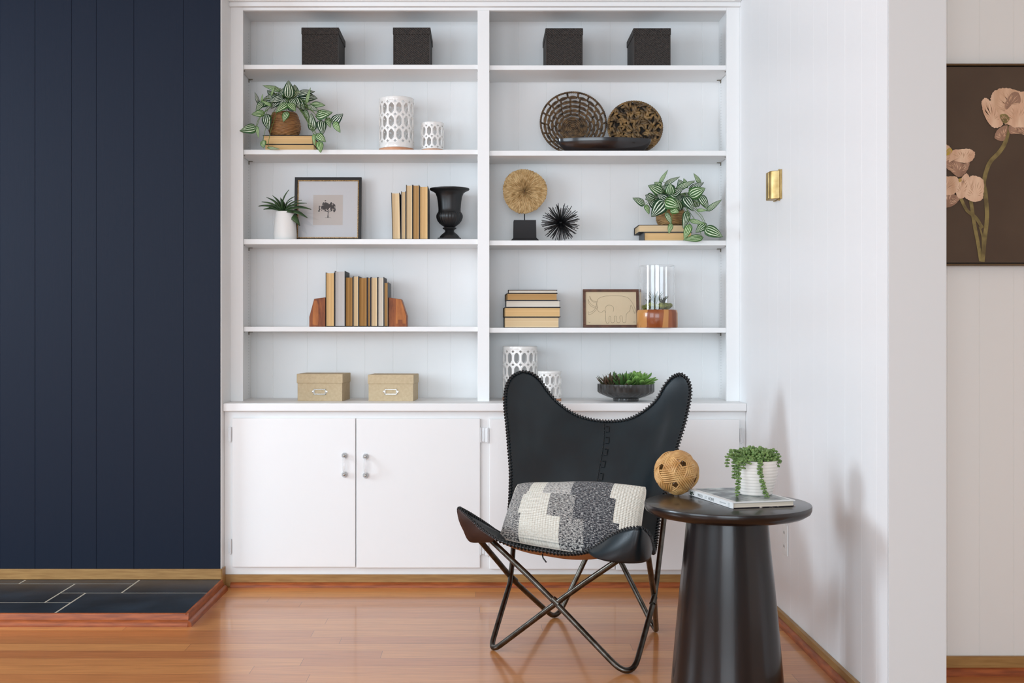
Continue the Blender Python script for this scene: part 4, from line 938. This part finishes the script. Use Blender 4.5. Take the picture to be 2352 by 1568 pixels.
for a, f, b, R_, wa, wb in specs_:
    G().tube(leg(a, f, b, R_, wa, wb), rt_, 12).obj('leg', m_steel, ch, smooth=True)
def closest(p1, p2, q1, q2):
    u = p2-p1; v = q2-q1; w0 = p1-q1; a, b, c_, d, e = u@u, u@v, v@v, u@w0, v@w0; D = a*c_-b*b
    s = (b*e-c_*d)/D; return p1+u*s, unit(u)
for p, u in ((KL+dy+unit(FRL-KL)*.02, unit(FRL-KL)), (KR-dy+unit(FFR-KR)*.02, unit(FFR-KR)), closest(FFR, specs_[0][0], FFL, AFR)):
    G().tube([p-u*.014, p+u*.014], rt_*1.14, 12).obj('sleeve', m_steel, ch, smooth=True, angle=40)
# sling
FE = [(1052,1166,3.86),(1073,1184,3.855),(1101,1210,3.85),(1137,1236,3.84),(1173,1250,3.83),(1209,1259,3.81),(1244,1264,3.79),(1280,1270,3.77),(1316,1271,3.74),(1351,1265,3.70),(1380,1248,3.66),(1409,1228,3.61),(1441,1215,3.56),(1467,1212,3.53)]
LE = [(1052,1166,3.86),(1078,1180,3.91),(1110,1200,3.98),(1142,1222,4.06),(1160,1228,4.15),(1167,1205,4.22),(1170,1170,4.27),(1172,1137,4.31),(1173,1084,4.36),(1169,1030,4.40),(1165,980,4.44),(1160,930,4.48),(1163,890,4.52),(1176,865,4.545),(1199,853,4.57)]
BE = [(1199,853,4.57),(1220,857,4.575),(1240,872,4.58),(1256,895,4.57),(1280,923,4.56),(1316,949,4.53),(1351,962,4.49),(1394,967.5,4.45),(1441,963,4.40),(1476,946,4.36),(1507,919,4.33),(1526,886,4.31),(1544,866,4.29),(1564,858.6,4.25)]
RE = [(1467,1212,3.53),(1482,1218,3.56),(1492,1232,3.61),(1497,1252,3.68),(1500,1268,3.76),(1503,1262,3.84),(1508,1235,3.90),(1514,1192,3.96),(1530,1120,4.03),(1545,1066,4.08),(1559,1016,4.12),(1573,970,4.15),(1583,925,4.18),(1586,893,4.20),(1579,870,4.225),(1564,858.6,4.25)]
nU, nV = 72, 84
fe, be, le, re_ = [resample(crom([W(*p) for p in E], 8), n+1) for E, n in ((FE,nU),(BE,nU),(LE,nV),(RE,nV))]
# centre line of the sling, front to back
CLP = crom([fe[nU//2], W(1293,1281,3.86), W(1322,1270,4.00), W(1348,1226,4.13), W(1362,1170,4.22), W(1372,1090,4.30), W(1384,1020,4.38), be[nU//2]], 10)
cl = resample(CLP, nV+1)
def coons(i, j):
    u, v = i/nU, j/nV
    A = (1-v)*fe[i]+v*be[i]; Bq = (1-u)*le[j]+u*re_[j]
    Cq = (1-u)*(1-v)*fe[0]+u*(1-v)*fe[-1]+(1-u)*v*be[0]+u*v*be[-1]
    return A+Bq-Cq
mid = [coons(nU//2, j) for j in range(nV+1)]
grid = np.zeros((nV+1, nU+1, 3))
for j in range(nV+1):
    d = cl[j]-mid[j]
    for i in range(nU+1):
        u = i/nU; w_ = (4*u*(1-u))**1.15; grid[j, i] = coons(i, j)+d*w_
for it in range(10):       # relax the inside, keep the border
    g2 = grid.copy(); g2[1:-1,1:-1] = (grid[:-2,1:-1]+grid[2:,1:-1]+grid[1:-1,:-2]+grid[1:-1,2:])/4*.5+grid[1:-1,1:-1]*.5; grid = g2
vs = grid.reshape(-1, 3); fs = []
for j in range(nV):
    for i in range(nU): a = j*(nU+1)+i; fs.append((a, a+1, a+nU+2, a+nU+1))
g = G().add(vs, fs); o = g.obj('sling', [m_leather, m_suede], ch, smooth=True)
md = o.modifiers.new('solid', 'SOLIDIFY'); md.thickness = .0035; md.offset = -1; md.material_offset = 1; md.material_offset_rim = 0
# lacing around the border
def lace(path, name, parent, pitch=.0125, rr=.0060, wr=.0026):
    P = np.array(path); d = np.r_[0, np.cumsum(np.linalg.norm(np.diff(P, axis=0), axis=1))]; Ltot = d[-1]; n = int(Ltot/pitch)*8
    Q = np.stack([np.interp(np.linspace(0, Ltot, n+1), d, P[:, k]) for k in range(3)], 1); T = np.gradient(Q, axis=0)
    hel = []
    nr = np.array([0,-1,.3])
    for i in range(n+1):
        t_ = unit(T[i]); u = unit(nr-np.dot(nr, t_)*t_); v = np.cross(t_, u); nr = u*.98+np.array([0,-1,.3])*.02; a = 2*PI*i/8; hel.append(Q[i]+rr*(math.cos(a)*u+math.sin(a)*v))
    g = G().tube(hel, wr, 5); g.tube(list(Q[::2]), .0038, 6); return g.obj(name, m_lace, parent, smooth=True)
border = list(fe)+list(re_[1:])+list(be[::-1][1:])+list(le[::-1][1:])
lace(border, 'edge_lacing', ch)
# centre seam
def surf(u, v, off=.0):
    x, y = u*nU, v*nV; i, j = min(int(x), nU-1), min(int(y), nV-1); fx, fy = x-i, y-j
    p = grid[j,i]*(1-fx)*(1-fy)+grid[j,i+1]*fx*(1-fy)+grid[j+1,i]*(1-fx)*fy+grid[j+1,i+1]*fx*fy
    n_ = unit(np.cross(grid[j,i+1]-grid[j,i], grid[j+1,i]-grid[j,i])); return p+n_*off
sg_ = 1 if unit(np.cross(grid[60,37]-grid[60,36], grid[61,36]-grid[60,36]))[1] < 0 else -1
g = G(); vv = np.linspace(.985, .35, 44)
for k in range(0, 43, 1):
    a, b = vv[k], vv[k+1]; g.tube([surf(.505, a, sg_*.001), surf(.505, a*.3+b*.7, sg_*.0022)], .0016, 5)
for k in range(1, 42, 4):
    a, b = vv[k], min(vv[k+1]-.004, .99); p = [surf(.514, a, sg_*.001), surf(.528, a, sg_*.003), surf(.528, vv[k+2], sg_*.003), surf(.514, vv[k+2], sg_*.001)]
    g.tube(p, .0016, 5)
g.obj('centre_seam', m_lace, ch, smooth=True)
# pockets that slip over the tube ends
def pocket(top, bot, bulge, name='pocket'):
    A = resample(crom([W(*p) for p in top], 8), 41); Bq = resample(crom([W(*p) for p in bot], 8), 41)
    def fn(u, v):
        k = min(int(round(u*40)), 40); p = A[k]*(1-v)+Bq[k]*v; return p+np.array([-.3,-1,-.15])*bulge*math.sin(PI*v*.75)*math.sin(PI*u)**.6
    G().grid(fn, 40, 12).obj(name, [m_brownl if top[0][0] < 1100 else m_leather], ch, smooth=True, solid=-.003)
pocket([(1351,1266,3.695),(1380,1249,3.655),(1409,1229,3.605),(1441,1216,3.555),(1467,1213,3.525),(1482,1219,3.555),(1492,1233,3.605),(1497,1253,3.675)],
       [(1353,1268,3.70),(1368,1277,3.66),(1395,1284,3.62),(1425,1287,3.59),(1455,1288,3.575),(1480,1286,3.585),(1492,1279,3.62),(1497,1262,3.68)], .022)
pocket([(1053,1167,3.855),(1073,1185,3.85),(1090,1200,3.848),(1101,1211,3.846),(1119,1225,3.84),(1137,1237,3.835)],
       [(1051,1172,3.86),(1057,1195,3.87),(1066,1214,3.88),(1080,1240,3.89),(1105,1243,3.88),(1130,1243,3.85)], .010)
for cpt, s_ in ((WRL,1),(WRR,-1)):      # wing pockets behind the back
    c = cpt
    pk = G().grid(lambda u, v: (c[0]+s_*.025+(-.025+.05*u), c[1]+.014+.006*math.sin(PI*u), c[2]-.005-.10*v-.03*(2*u-1)**2), 16, 8)
    pk.obj('pocket', m_brownl, ch, smooth=True, solid=.003)
# loose lace end
G().tube(crom([W(1246,1272,3.80), W(1247,1280,3.79), W(1251,1286,3.785), W(1255,1291,3.785)], 4), .0026, 6, flat=.5).obj('lace_end', m_lace, ch, smooth=True)

# ------------------------------------------------------------------ cushion
def knit(name, c1, c2, thr, su, sv):
    m = M(name, c1, .9, sheen=.2); N, L, B = nodes(m); uvn = N.new('ShaderNodeUVMap'); mp = N.new('ShaderNodeMapping'); mp.inputs['Scale'].default_value = (su, sv, 1); L.new(uvn.outputs[0], mp.inputs[0])
    t_ = N.new('ShaderNodeTexNoise'); t_.inputs['Scale'].default_value = 1; t_.inputs['Detail'].default_value = 2; t_.inputs['Roughness'].default_value = .8; L.new(mp.outputs[0], t_.inputs['Vector'])
    r = N.new('ShaderNodeValToRGB'); r.color_ramp.elements[0].position = thr-.02; r.color_ramp.elements[1].position = thr+.02; r.color_ramp.elements[0].color = c1; r.color_ramp.elements[1].color = c2
    L.new(t_.outputs[0], r.inputs[0]); L.new(r.outputs[0], B.inputs['Base Color'])
    mp2 = N.new('ShaderNodeMapping'); mp2.inputs['Scale'].default_value = (1,1,1); L.new(uvn.outputs[0], mp2.inputs[0])
    sx = N.new('ShaderNodeSeparateXYZ'); L.new(uvn.outputs[0], sx.inputs[0]); w1 = mth(N, L, 'SINE', mth(N, L, 'MULTIPLY', sx.outputs[1], 2*PI*44)); w2 = mth(N, L, 'SINE', mth(N, L, 'MULTIPLY', sx.outputs[0], 2*PI*(52 if 'ivory' in name else 90)))
    b = N.new('ShaderNodeBump'); b.inputs['Strength'].default_value = .7; b.inputs['Distance'].default_value = .0018; L.new(mth(N, L, 'ADD', w1, mth(N, L, 'MULTIPLY', w2, .8)), b.inputs['Height']); L.new(b.outputs[0], B.inputs['Normal'])
    return m
k_iv = knit('ivory_knit', srgb(226,218,202), srgb(240,234,220), .5, 60, 60)
k_ml = knit('melange_knit', srgb(36,36,42), srgb(206,200,192), .5, 50, 130)
k_dk = knit('dark_melange_knit', srgb(34,34,42), srgb(196,192,188), .56, 50, 130)
k_lg = knit('light_melange_knit', srgb(60,58,64), srgb(214,208,200), .45, 50, 130)
def cm(u, v):
    # v = 0 at the bottom
    v = 1-v          # from the top
    st = 0 if v < .36 else (1 if v < .69 else 2)
    if .06 < v and [.15,.135,.155][st] < u < [.29,.355,.455][st] and not (v < .30 and u < .17 and st == 0): return 0
    if v <= .06 and u > .80 or u > [.785,.835,.88][st] and v > .04 and not (v > .78): return 0
    if u < .02 and v < .2: return 0
    if u > [.50,.545,.63][st]: return 2
    if u > [.29,.355,.455][st]: return 1 if st else 3
    return 1
CT = {'tl': W(1186,1112,4.235), 'tr': W(1487,1116,3.955), 'bl': W(1145,1236,3.995), 'br': W(1466,1284,3.76)}
cush = thing('lumbar_cushion', tuple((CT['bl']+CT['br'])/2), 'oblong knitted cushion with ivory blocks on black and white melange, lying in the black chair', 'cushion')
un_ = unit(np.cross(CT['tr']-CT['tl'], CT['tl']-CT['bl'])); un_ = un_ if un_[1] < 0 else -un_
rsg = np.random.RandomState(3)
def cu(side):
    def fn(u, v):
        p = (CT['bl']*(1-u)+CT['br']*u)*(1-v)+(CT['tl']*(1-u)+CT['tr']*u)*v
        fu, fv = 4*u*(1-u), 4*v*(1-v); pinch = .016
        cpt = (CT['bl']+CT['br']+CT['tl']+CT['tr'])/4; k = (1-fu)*fv*0+pinch
        p = p+(cpt-p)*(.04*(fu*(1-fv)+fv*(1-fu))*.5)
        h = (max(fu,0)**.42)*(max(fv,0)**.42)*.062*(1+.10*math.sin(5*u+2)*math.sin(3*v+1))+.006*math.sin(9*u)*fv*fu*(1-v)
        e_ = ((2*u-1)**8)*((2*v-1)**8); p = p+(cpt-p)*(.03*e_); p = p-np.array([0,0,.010])*fu*(1-v)**3
        p = p+(CT['tl']-CT['bl'])*.012*math.sin(11*u+1)*(v**6)
        return p+un_*(h if side > 0 else -h*.3)
    return fn
g = G().grid(cu(1), 90, 54, mf=cm); g.grid(cu(-1), 40, 24, m=1)
o = g.obj('cushion_cover', [k_iv, k_ml, k_dk, k_lg], cush, smooth=True)
ed = [cu(1)(u, 0) for u in np.linspace(0,1,30)]+[cu(1)(1, v) for v in np.linspace(0,1,20)[1:]]+[cu(1)(u, 1) for u in np.linspace(1,0,30)[1:]]+[cu(1)(0, v) for v in np.linspace(1,0,20)[1:-1]]
G().tube(ed, .002, 6, closed=True).obj('seam_edge', M('ivory_thread', srgb(216,208,196), .9), cush, smooth=True)

# ------------------------------------------------------------------ side table
TX, TY, TZ = .712, 3.40, .567; m_tab = M('espresso_wood', srgb(30,20,17), .3, col2=srgb(20,14,13), nscale=7, stretch=(1,1,5), coat=.25, bump=.12, bscale=30, bstretch=(3,3,.6))
m_tabc = M('espresso_wood_cone', srgb(28,20,18), .26, col2=srgb(20,15,14), nscale=16, stretch=(3,3,.35), coat=.2, detail=6, bump=.12, bscale=60, bstretch=(4,4,.3))
t = thing('side_table', (TX, TY, 0), 'round black-brown pedestal side table with a wide conical base, right of the chair', 'table')
G().lathe([(0,-.041),(.12,-.041),(.19,-.038),(.222,-.031),(.236,-.022),(.2395,-.013),(.24,-.004),(.2385,-.0008),(.2365,0),(0,0)], (TX,TY,TZ), 96).obj('tabletop', m_tab, t, smooth=True, angle=40)
G().lathe([(0,0),(.163,0),(.166,.003),(.164,.01),(.158,.09),(.148,.2),(.135,.34),(.124,.44),(.117,.5258),(0,.5258)], (TX,TY,0), 96).obj('pedestal', m_tabc, t, smooth=True, angle=40)
# rattan ball
m_rat = M('rattan', srgb(216,172,112), .45, col2=srgb(178,128,70), nscale=40, contrast=(.3,.7), coat=.1)
bc_ = np.array([.593, 3.574, TZ+.069]); rb_ = .0655; g = G(); phi = (1+5**.5)/2
axes = [unit(a) for a in ((0,1,phi),(0,-1,phi),(1,phi,0),(-1,phi,0),(phi,0,1),(-phi,0,1))]
Rr = np.array(Matrix.Rotation(.5, 3, 'X') @ Matrix.Rotation(.35, 3, 'Z')); axes = [Rr@a for a in axes]
for ai, ax in enumerate(axes):
    oth = axes[(ai+1) % 6]; e1 = unit(np.cross(ax, oth)); e2 = np.cross(ax, e1)
    for s_ in (-3,-2,-1,0,1,2,3):
        off = s_*.0063; pth = []
        for k in range(120):
            a = 2*PI*k/120; r = rb_+.0024*math.cos(5*a+(PI if ai % 2 else 0)); rr_ = math.sqrt(max(r*r-off*off, 0)); pth.append(bc_+ax*off+(e1*math.cos(a)+e2*math.sin(a))*rr_)
        cen = bc_
        g.tube(pth, .0029, 6, closed=True, up=lambda p: unit(p-bc_), flat=.6)
zmin = min(v[2] for v in g.v); g.v = [(x, y, z_+TZ-zmin+.0002) for x, y, z_ in g.v]
o = g.obj('rattan_ball', m_rat, loc=(bc_[0], bc_[1], TZ), smooth=True); tag(o, 'woven rattan ball on the side table', 'ball')
# book on the table
A0 = np.array([.701, 3.276, TZ]); e1 = unit((.188,.047,0)); e2 = unit((-.047,.188,0)); e3 = np.array([0,0,1.]); Lb, Wb, th = .30, .196, .0185
t = thing('coffee_table_book', tuple(A0+e1*Wb/2+e2*Lb/2), 'white hardback book lettered WILD AT HOME, lying under the potted plant on the side table', 'book')
m_bw = M('white_book_cover', srgb(228,228,226), .35); ct = .003
def ob(g, a0, a1, b0, b1, z0, z1): g.obox(A0+e1*(a0+a1)/2+e2*(b0+b1)/2+e3*(z0+z1)/2, e1*(a1-a0)/2, e2*(b1-b0)/2, e3*(z1-z0)/2)
g = G(); ob(g,0,Wb,0,Lb,th-ct,th); ob(g,0,.004,0,Lb,.0006,th-ct); cv = g.obj('cover', m_bw, t, bevel=.0008)
g = G(); ob(g,.0042,Wb,0,Lb,0,ct); g.obj('back_cover', M('dark_back_cover', srgb(34,30,34), .35, col2=srgb(190,180,172), nscale=60, contrast=(.58,.66)), t, bevel=.0008)
g = G(); ob(g,.004,Wb-.005,.004,Lb-.004,ct,th-ct); g.obj('pages', pages('pages_book', (226,214,196), (196,184,166), 'z'), t)
g = G(); ob(g,.018,Wb-.012,.012,Lb-.012,th,th+.0004)
m_photo = M('cover_photo', srgb(46,52,54), .3, col2=srgb(196,204,200), nscale=22, detail=5, contrast=(.42,.72)); N, L, B = nodes(m_photo)
g.obj('cover_photo', m_photo, t)
def text(body, size, pos, ax, ay, mat, parent, name):
    cu_ = bpy.data.curves.new('txt', 'FONT'); cu_.body = body; cu_.size = size; cu_.extrude = .0001; cu_.space_character = 1.15
    tmp = bpy.data.objects.new('txt', cu_); C.objects.link(tmp); bpy.context.view_layer.update()
    me = bpy.data.meshes.new_from_object(tmp.evaluated_get(bpy.context.evaluated_depsgraph_get())); bpy.data.objects.remove(tmp)
    az = np.cross(ax, ay); g = G(); g.add([np.array(pos)+ax*v.co.x+ay*v.co.y+az*v.co.z for v in me.vertices], [tuple(p.vertices) for p in me.polygons]); bpy.data.meshes.remove(me)
    return g.obj(name, mat, parent)
m_let = M('grey_lettering', srgb(72,76,78), .6); m_let2 = M('pale_lettering', srgb(170,176,176), .6)
bp = lambda s, zz: A0+e2*s+e3*zz-e1*.0003
text('WILD', .0125, bp(.232,.0045), -e2, e3, m_let, cv, 'spine_title'); text('AT', .0125, bp(.183,.0045), -e2, e3, m_let2, cv, 'spine_title'); text('HOME', .0125, bp(.158,.0045), -e2, e3, m_let, cv, 'spine_title')
g = G()
for k in range(12): g.obox(bp(.081-k*.0035, .0093), e2*.0009, e3*.0016, e1*.0001)
g.obj('spine_author', m_let2, cv)
g = G()
for k in range(2):
    for q in range(3): g.obox(bp(.026-k*.006, .0045+q*.004), e2*.0018, e3*.0013, e1*.0001)
g.obj('publisher_mark', m_let2, cv)
g = G(); 
for k, (s0, z0, s1, z1) in enumerate([(.290,.006,.262,.0125),(.283,.0055,.276,.0145),(.276,.0055,.268,.0150),(.270,.0075,.257,.0045),(.286,.0045,.272,.0030),(.278,.008,.288,.0125)]):
    tn = []; leaf(g, bp(s0,z0)-e1*.0002*k*.2, bp(s1,z1)-e1*.0002, .0045, -e1, tn, 0, curl=0)
g.obj('spine_leaf', M('printed_green', srgb(46,60,48), .5), cv)
# potted pearls
pc = np.array([X_(1736, 3.435), 3.44, TZ+th+.0006]); t = thing('potted_sedum', tuple(pc), 'trailing beaded green succulent in a ribbed white pot on the side table book', 'potted plant')
prof = [(0,0),(.043,0),(.047,.002)]
hp = .101
for i in range(49):
    s_ = i/48; r = .048+.0175*math.sin(s_*PI*.55)/math.sin(PI*.55)*1.0; prof.append((r+.0005*math.sin(i*2*PI/4.4), .003+s_*(hp-.003)))
prof += [(.0655,hp+.0015),(.0625,hp+.0015),(.0615,hp-.01),(0,hp-.012)]
G().lathe(prof, tuple(pc), 72).obj('ribbed_pot', M('white_ribbed_ceramic', srgb(232,226,218), .4), t, smooth=True, angle=60)
G().lathe([(0,hp-.003),(.04,hp-.004),(.061,hp-.009)], tuple(pc), 32).obj('soil', m_soil, t, smooth=True)
g = G(); rn = random.Random(21); st = G()
def bead(p, d, s_=1.0):
    d = unit(d); a = unit(np.cross(d, (.3,.2,1))); b = np.cross(d, a); g.ell(np.array(p)+d*.0050*s_, .0038*s_, .0038*s_, .0064*s_, 8, 6, rot=np.stack([a, b, d], 1))
def strand(pts, step=.0078, s_=1.0):
    P = crom(pts, 8); Pn = resample(P, max(4, int(sum(np.linalg.norm(np.diff(P, axis=0), axis=1))/step)))
    st.tube(list(Pn), .001, 5)
    for k, p in enumerate(Pn):
        for q in range(3):
            a = k*1.3+q*2.1+rn.random(); d = np.array([math.cos(a)*.9, math.sin(a)*.7-.35, -.35+rn.random()*.5]); bead(p, d, s_*rn.uniform(.85,1.15)*(1-.25*k/len(Pn)))
topc = pc+np.array([0,0,hp])
for i in range(330):
    a = i*2.39996; ph = math.acos(1-1.0*(i+.5)/330); d = np.array([math.cos(a)*math.sin(ph), math.sin(a)*math.sin(ph), math.cos(ph)]); k = rn.uniform(.80,1.02)
    bead(topc+np.array([d[0]*.062*k, d[1]*.062*k, -.002+d[2]*.034*k+.004*math.sin(a*3)*math.sin(ph)]), d+np.array([rn.gauss(0,.45) for _ in range(3)]), rn.uniform(.85,1.2))
Yp = pc[1]
def pxs(*pts): return [W(1450+x/2.666, 980+y/2.666, Yp-d) for x, y, d in pts]
strand(pxs((690,190,.03),(660,215,.066),(655,280,.068),(655,340,.067),(648,390,.062),(645,432,.058)))
strand(pxs((780,180,.04),(788,215,.070),(790,270,.072),(800,330,.070),(812,380,.066),(838,438,.062)))
strand(pxs((680,180,.03),(620,165,.05),(592,190,.055),(585,240,.055))); strand(pxs((690,160,.0),(630,140,.02),(600,160,.03),(590,185,.03)))
strand(pxs((840,175,.0),(880,165,.02),(900,190,.03),(900,238,.03))); strand(pxs((820,150,.0),(870,140,.0),(900,175,.0),(905,205,.0)))
strand(pxs((650,190,.03),(636,220,.04),(632,270,.03),(630,310,.025)))
strand(pxs((740,180,.04),(735,200,.066),(722,222,.068))); strand(pxs((700,190,.04),(690,215,.066),(688,250,.068)))
g.obj('beaded_foliage', M('bead_green', srgb(122,148,84), .42, col2=srgb(84,112,58), nscale=60), t, smooth=True); st.obj('stems', m_stem, t, smooth=True)

# ------------------------------------------------------------------ right wall fittings
y0, y1 = 4.285, 4.365; z0, z1 = Z_(459,4.31), Z_(390.5,4.31)
t = thing('door_chime', (XR, 4.33, (z0+z1)/2), 'small brass wall fitting on the bright right wall', 'wall fitting')
G().box((XR-.006, y0, z0+.002), (XR-.0005, y1+.03, z1)).obj('back_plate', m_brass, t, bevel=.001)
pr2 = [(0,0),(0,.016),(-.006,.022),(-.020,.024),(-.030,.022),(-.034,.016),(-.034,0)]
g = G(); g.prism([(XR-.0062, y0+.012, z0+.004), (XR-.030, y0+.030, z0+.004), (XR-.037, y0+.040, z0+.004), (XR-.038, y1+.012, z0+.004), (XR-.0062, y1+.02, z0+.004)], (0,0,z1-z0-.006)); g.obj('cover', m_brass, t, bevel=.0025)
g = G(); g.prism([(XR-.0375, y0+.044, z0+.008), (XR-.0405, y0+.048, z0+.008), (XR-.0405, y0+.060, z0+.008), (XR-.0375, y0+.062, z0+.008)], (0,0,z1-z0-.014)); g.obj('ridge', m_brass, t, bevel=.001)
g = G().ell((XR-.004, y0+.03, z0+.0005), .0035,.0035,.003, 10, 6); g.ell((XR-.004, y0+.03, z1+.0015), .0035,.0035,.003, 10, 6); g.obj('knob', m_brass, t, smooth=True)
yo = 4.235; zo0, zo1 = Z_(1274,yo), Z_(1203,yo); t = thing('power_outlet', (XR, yo, (zo0+zo1)/2), 'white power outlet low on the right wall, behind the side table', 'outlet')
m_pl = M('white_plastic', srgb(238,238,236), .3)
pl_ = G().box((XR-.005, yo-.036, zo0), (XR-.0004, yo+.036, zo1)).obj('cover_plate', m_pl, t, bevel=.002)
for zc in ((zo0*.72+zo1*.28), (zo0*.28+zo1*.72)):
    o = G().box((XR-.0065, yo-.017, zc-.014), (XR-.005, yo+.017, zc+.014)).obj('socket', m_pl, t, bevel=.0015)
    g = G()
    for dy in (-.006,.006): g.box((XR-.0069, yo+dy-.001, zc-.004), (XR-.0064, yo+dy+.001, zc+.005))
    g.obj('slot', m_blackm, o)

# ------------------------------------------------------------------ flower picture in the next room
Yp = YH-.024; fx0, fx1 = XF+.02, XF+.76; fz0, fz1 = Z_(610,Yp), Z_(146.5,Yp); 
t = thing('flower_picture', ((fx0+fx1)/2, YH, (fz0+fz1)/2), 'large thin-framed picture of pale poppies on brown, on the wall of the next room', 'picture')
fx0 = X_(2085, Yp); fx1 = X_(2500, Yp); fx0 = max(fx0, XF+.004)
O = np.array([fx0, Yp, fz0]); ux, uz, un = np.array([1.,0,0]), np.array([0,0,1.]), np.array([0,-1.,0])
rect_frame(t, 'frame', M('bronze_frame', srgb(98,76,50), .35, metal=.4), O, ux, uz, un, 0, fx1-fx0, 0, fz1-fz0, .006, -.022, .004)
G().box((fx0+.0065, Yp+.0005, fz0+.0095), (fx1-.0065, Yp+.0195, fz1-.0095)).obj('canvas', M('brown_canvas', srgb(84,66,50), .75, col2=srgb(78,60,45), nscale=6, bump=.1, bscale=500), t)
G().box((fx0+.0062, Yp+.012, fz0+.0062), (fx1-.0062, Yp+.020, fz1-.0062)).obj('shadow_gap', m_blackm, t)
def petal_mat(name, a, b, rot):
    return M(name, srgb(*a), .7, col2=srgb(*b), nscale=9, stretch=(5,1,1.2), detail=4, contrast=(.35,.68), rot=(0,rot,0))
pm1, pm2, pm3 = petal_mat('petal_peach', (228,190,158), (204,160,126), .3), petal_mat('petal_light', (236,200,168), (212,166,134), -.5), petal_mat('petal_shade', (176,136,110), (146,110,88), .2)
pm4 = M('petal_fold', srgb(198,154,122), .7)
pst = M('painted_stem', srgb(146,128,76), .7, col2=srgb(104,88,52), nscale=30); pyl = M('painted_stamen', srgb(190,160,64), .7)
lay = [0]
def pp(x, y): return 2000+x/2.903, 100+y/2.903
def paint(pts, sub=4):
    lay[0] += 1; Y = Yp-.0004-.00022*lay[0]; P = crom([W(*pp(x, y), Y) for x, y in pts], sub, closed=True)
    return P
rp_ = random.Random(31)
def petal(pts, m):
    P = paint(pts, 8); c = np.mean(P, 0); n = len(P)
    P = [c+(p-c)*(1+.028*math.sin(k*1.9)*rp_.random()+rp_.uniform(-.018,.018)) for k, p in enumerate(P)]
    g = G().add([c]+P, [(0, 1+i, 1+(i+1) % n) for i in range(n)])
    low = min(P, key=lambda p: p[2]); root = c*.45+low*.55     # folds fan out from the stem side
    for k in range(0, n, 3):
        e = P[k]; L_ = np.linalg.norm(e-root)
        if e[2] < root[2]+.2*L_: continue
        d = unit(e-root); q = np.array([-d[2],0,d[0]])*rp_.uniform(.0006,.0016); a0, a1 = rp_.uniform(.15,.45), rp_.uniform(.72,.97)
        bend = np.array([-d[2],0,d[0]])*rp_.uniform(-.06,.06)*L_; off = np.array([0,-.00011,0])
        m0 = root+(e-root)*a0+off; m1 = root+(e-root)*(a0+a1)/2+bend+off; m2 = root+(e-root)*a1+off
        g.add([m0, m1-q, m2, m1+q], [(0,1,2,3)], 1)
    g.obj('petal', [m, pm4 if m is not pm3 else pm1], t)
def stem(pts, wpx):
    lay[0] += 1; Y = Yp-.0004-.00022*lay[0]; P = crom([W(*pp(x, y), Y) for x, y in pts], 6); r = wpx/2.903/F*Y/2; vs = []; fs = []
    for i, p in enumerate(P):
        d = unit((P[min(i+1,len(P)-1)]-P[max(i-1,0)])); q = np.array([-d[2],0,d[0]])*r; vs += [p+q, p-q]
        if i: fs.append((2*i-2, 2*i-1, 2*i+1, 2*i))
    G().add(vs, fs).obj('painted_stem', pst, t)
stem([(745,1455),(760,1300),(775,1150),(765,1000),(755,920),(790,800),(860,720),(900,650),(920,550)], 28)
stem([(735,1450),(715,1330),(690,1200),(668,1050)], 24); stem([(745,1230),(700,1160),(640,1110),(600,1030)], 22); stem([(742,1440),(745,1300),(725,1220)], 12)
petal([(840,640),(825,620),(850,570),(910,545),(905,600),(885,648)], pm3); petal([(930,600),(925,545),(990,540),(1080,560),(1100,640),(1010,600)], pm3)
petal([(742,420),(740,385),(765,362),(800,385),(840,420),(870,480),(880,540),(830,562),(790,535),(755,470)], pm2)
petal([(800,375),(815,325),(870,298),(930,300),(1000,320),(1080,320),(1150,380),(1160,470),(1090,540),(990,545),(900,535),(860,480),(820,420)], pm1)
petal([(890,470),(920,410),(990,400),(1060,400),(1120,450),(1080,540),(990,560),(930,545)], pm2)
petal([(940,330),(985,330),(1000,390),(950,400),(905,440),(895,400)], pm3); petal([(862,478),(900,470),(925,500),(905,530),(880,525)], pst)
petal([(420,720),(480,672),(530,690),(545,740),(530,800),(480,830),(400,800)], pm1); petal([(510,780),(560,780),(620,800),(660,790),(640,850),(590,890),(530,850),(500,820)], pm3)
petal([(520,790),(545,715),(600,705),(660,703),(695,730),(680,775),(640,795),(590,790),(550,780)], pm2); petal([(500,720),(525,695),(545,712),(530,735),(508,745)], pyl)
petal([(430,1050),(500,1000),(570,1010),(590,1040),(540,1085),(480,1090)], pm3); petal([(400,960),(450,900),(520,885),(575,890),(590,940),(560,1000),(500,1010),(440,1010)], pm1)
petal([(570,1000),(575,950),(610,890),(640,865),(660,900),(650,960),(630,1020),(590,1032)], pm2); petal([(640,960),(655,895),(690,880),(750,910),(752,1000),(740,1040),(690,1055),(640,1035),(625,1010)], pm2); petal([(585,905),(603,898),(605,915),(590,922)], pyl)
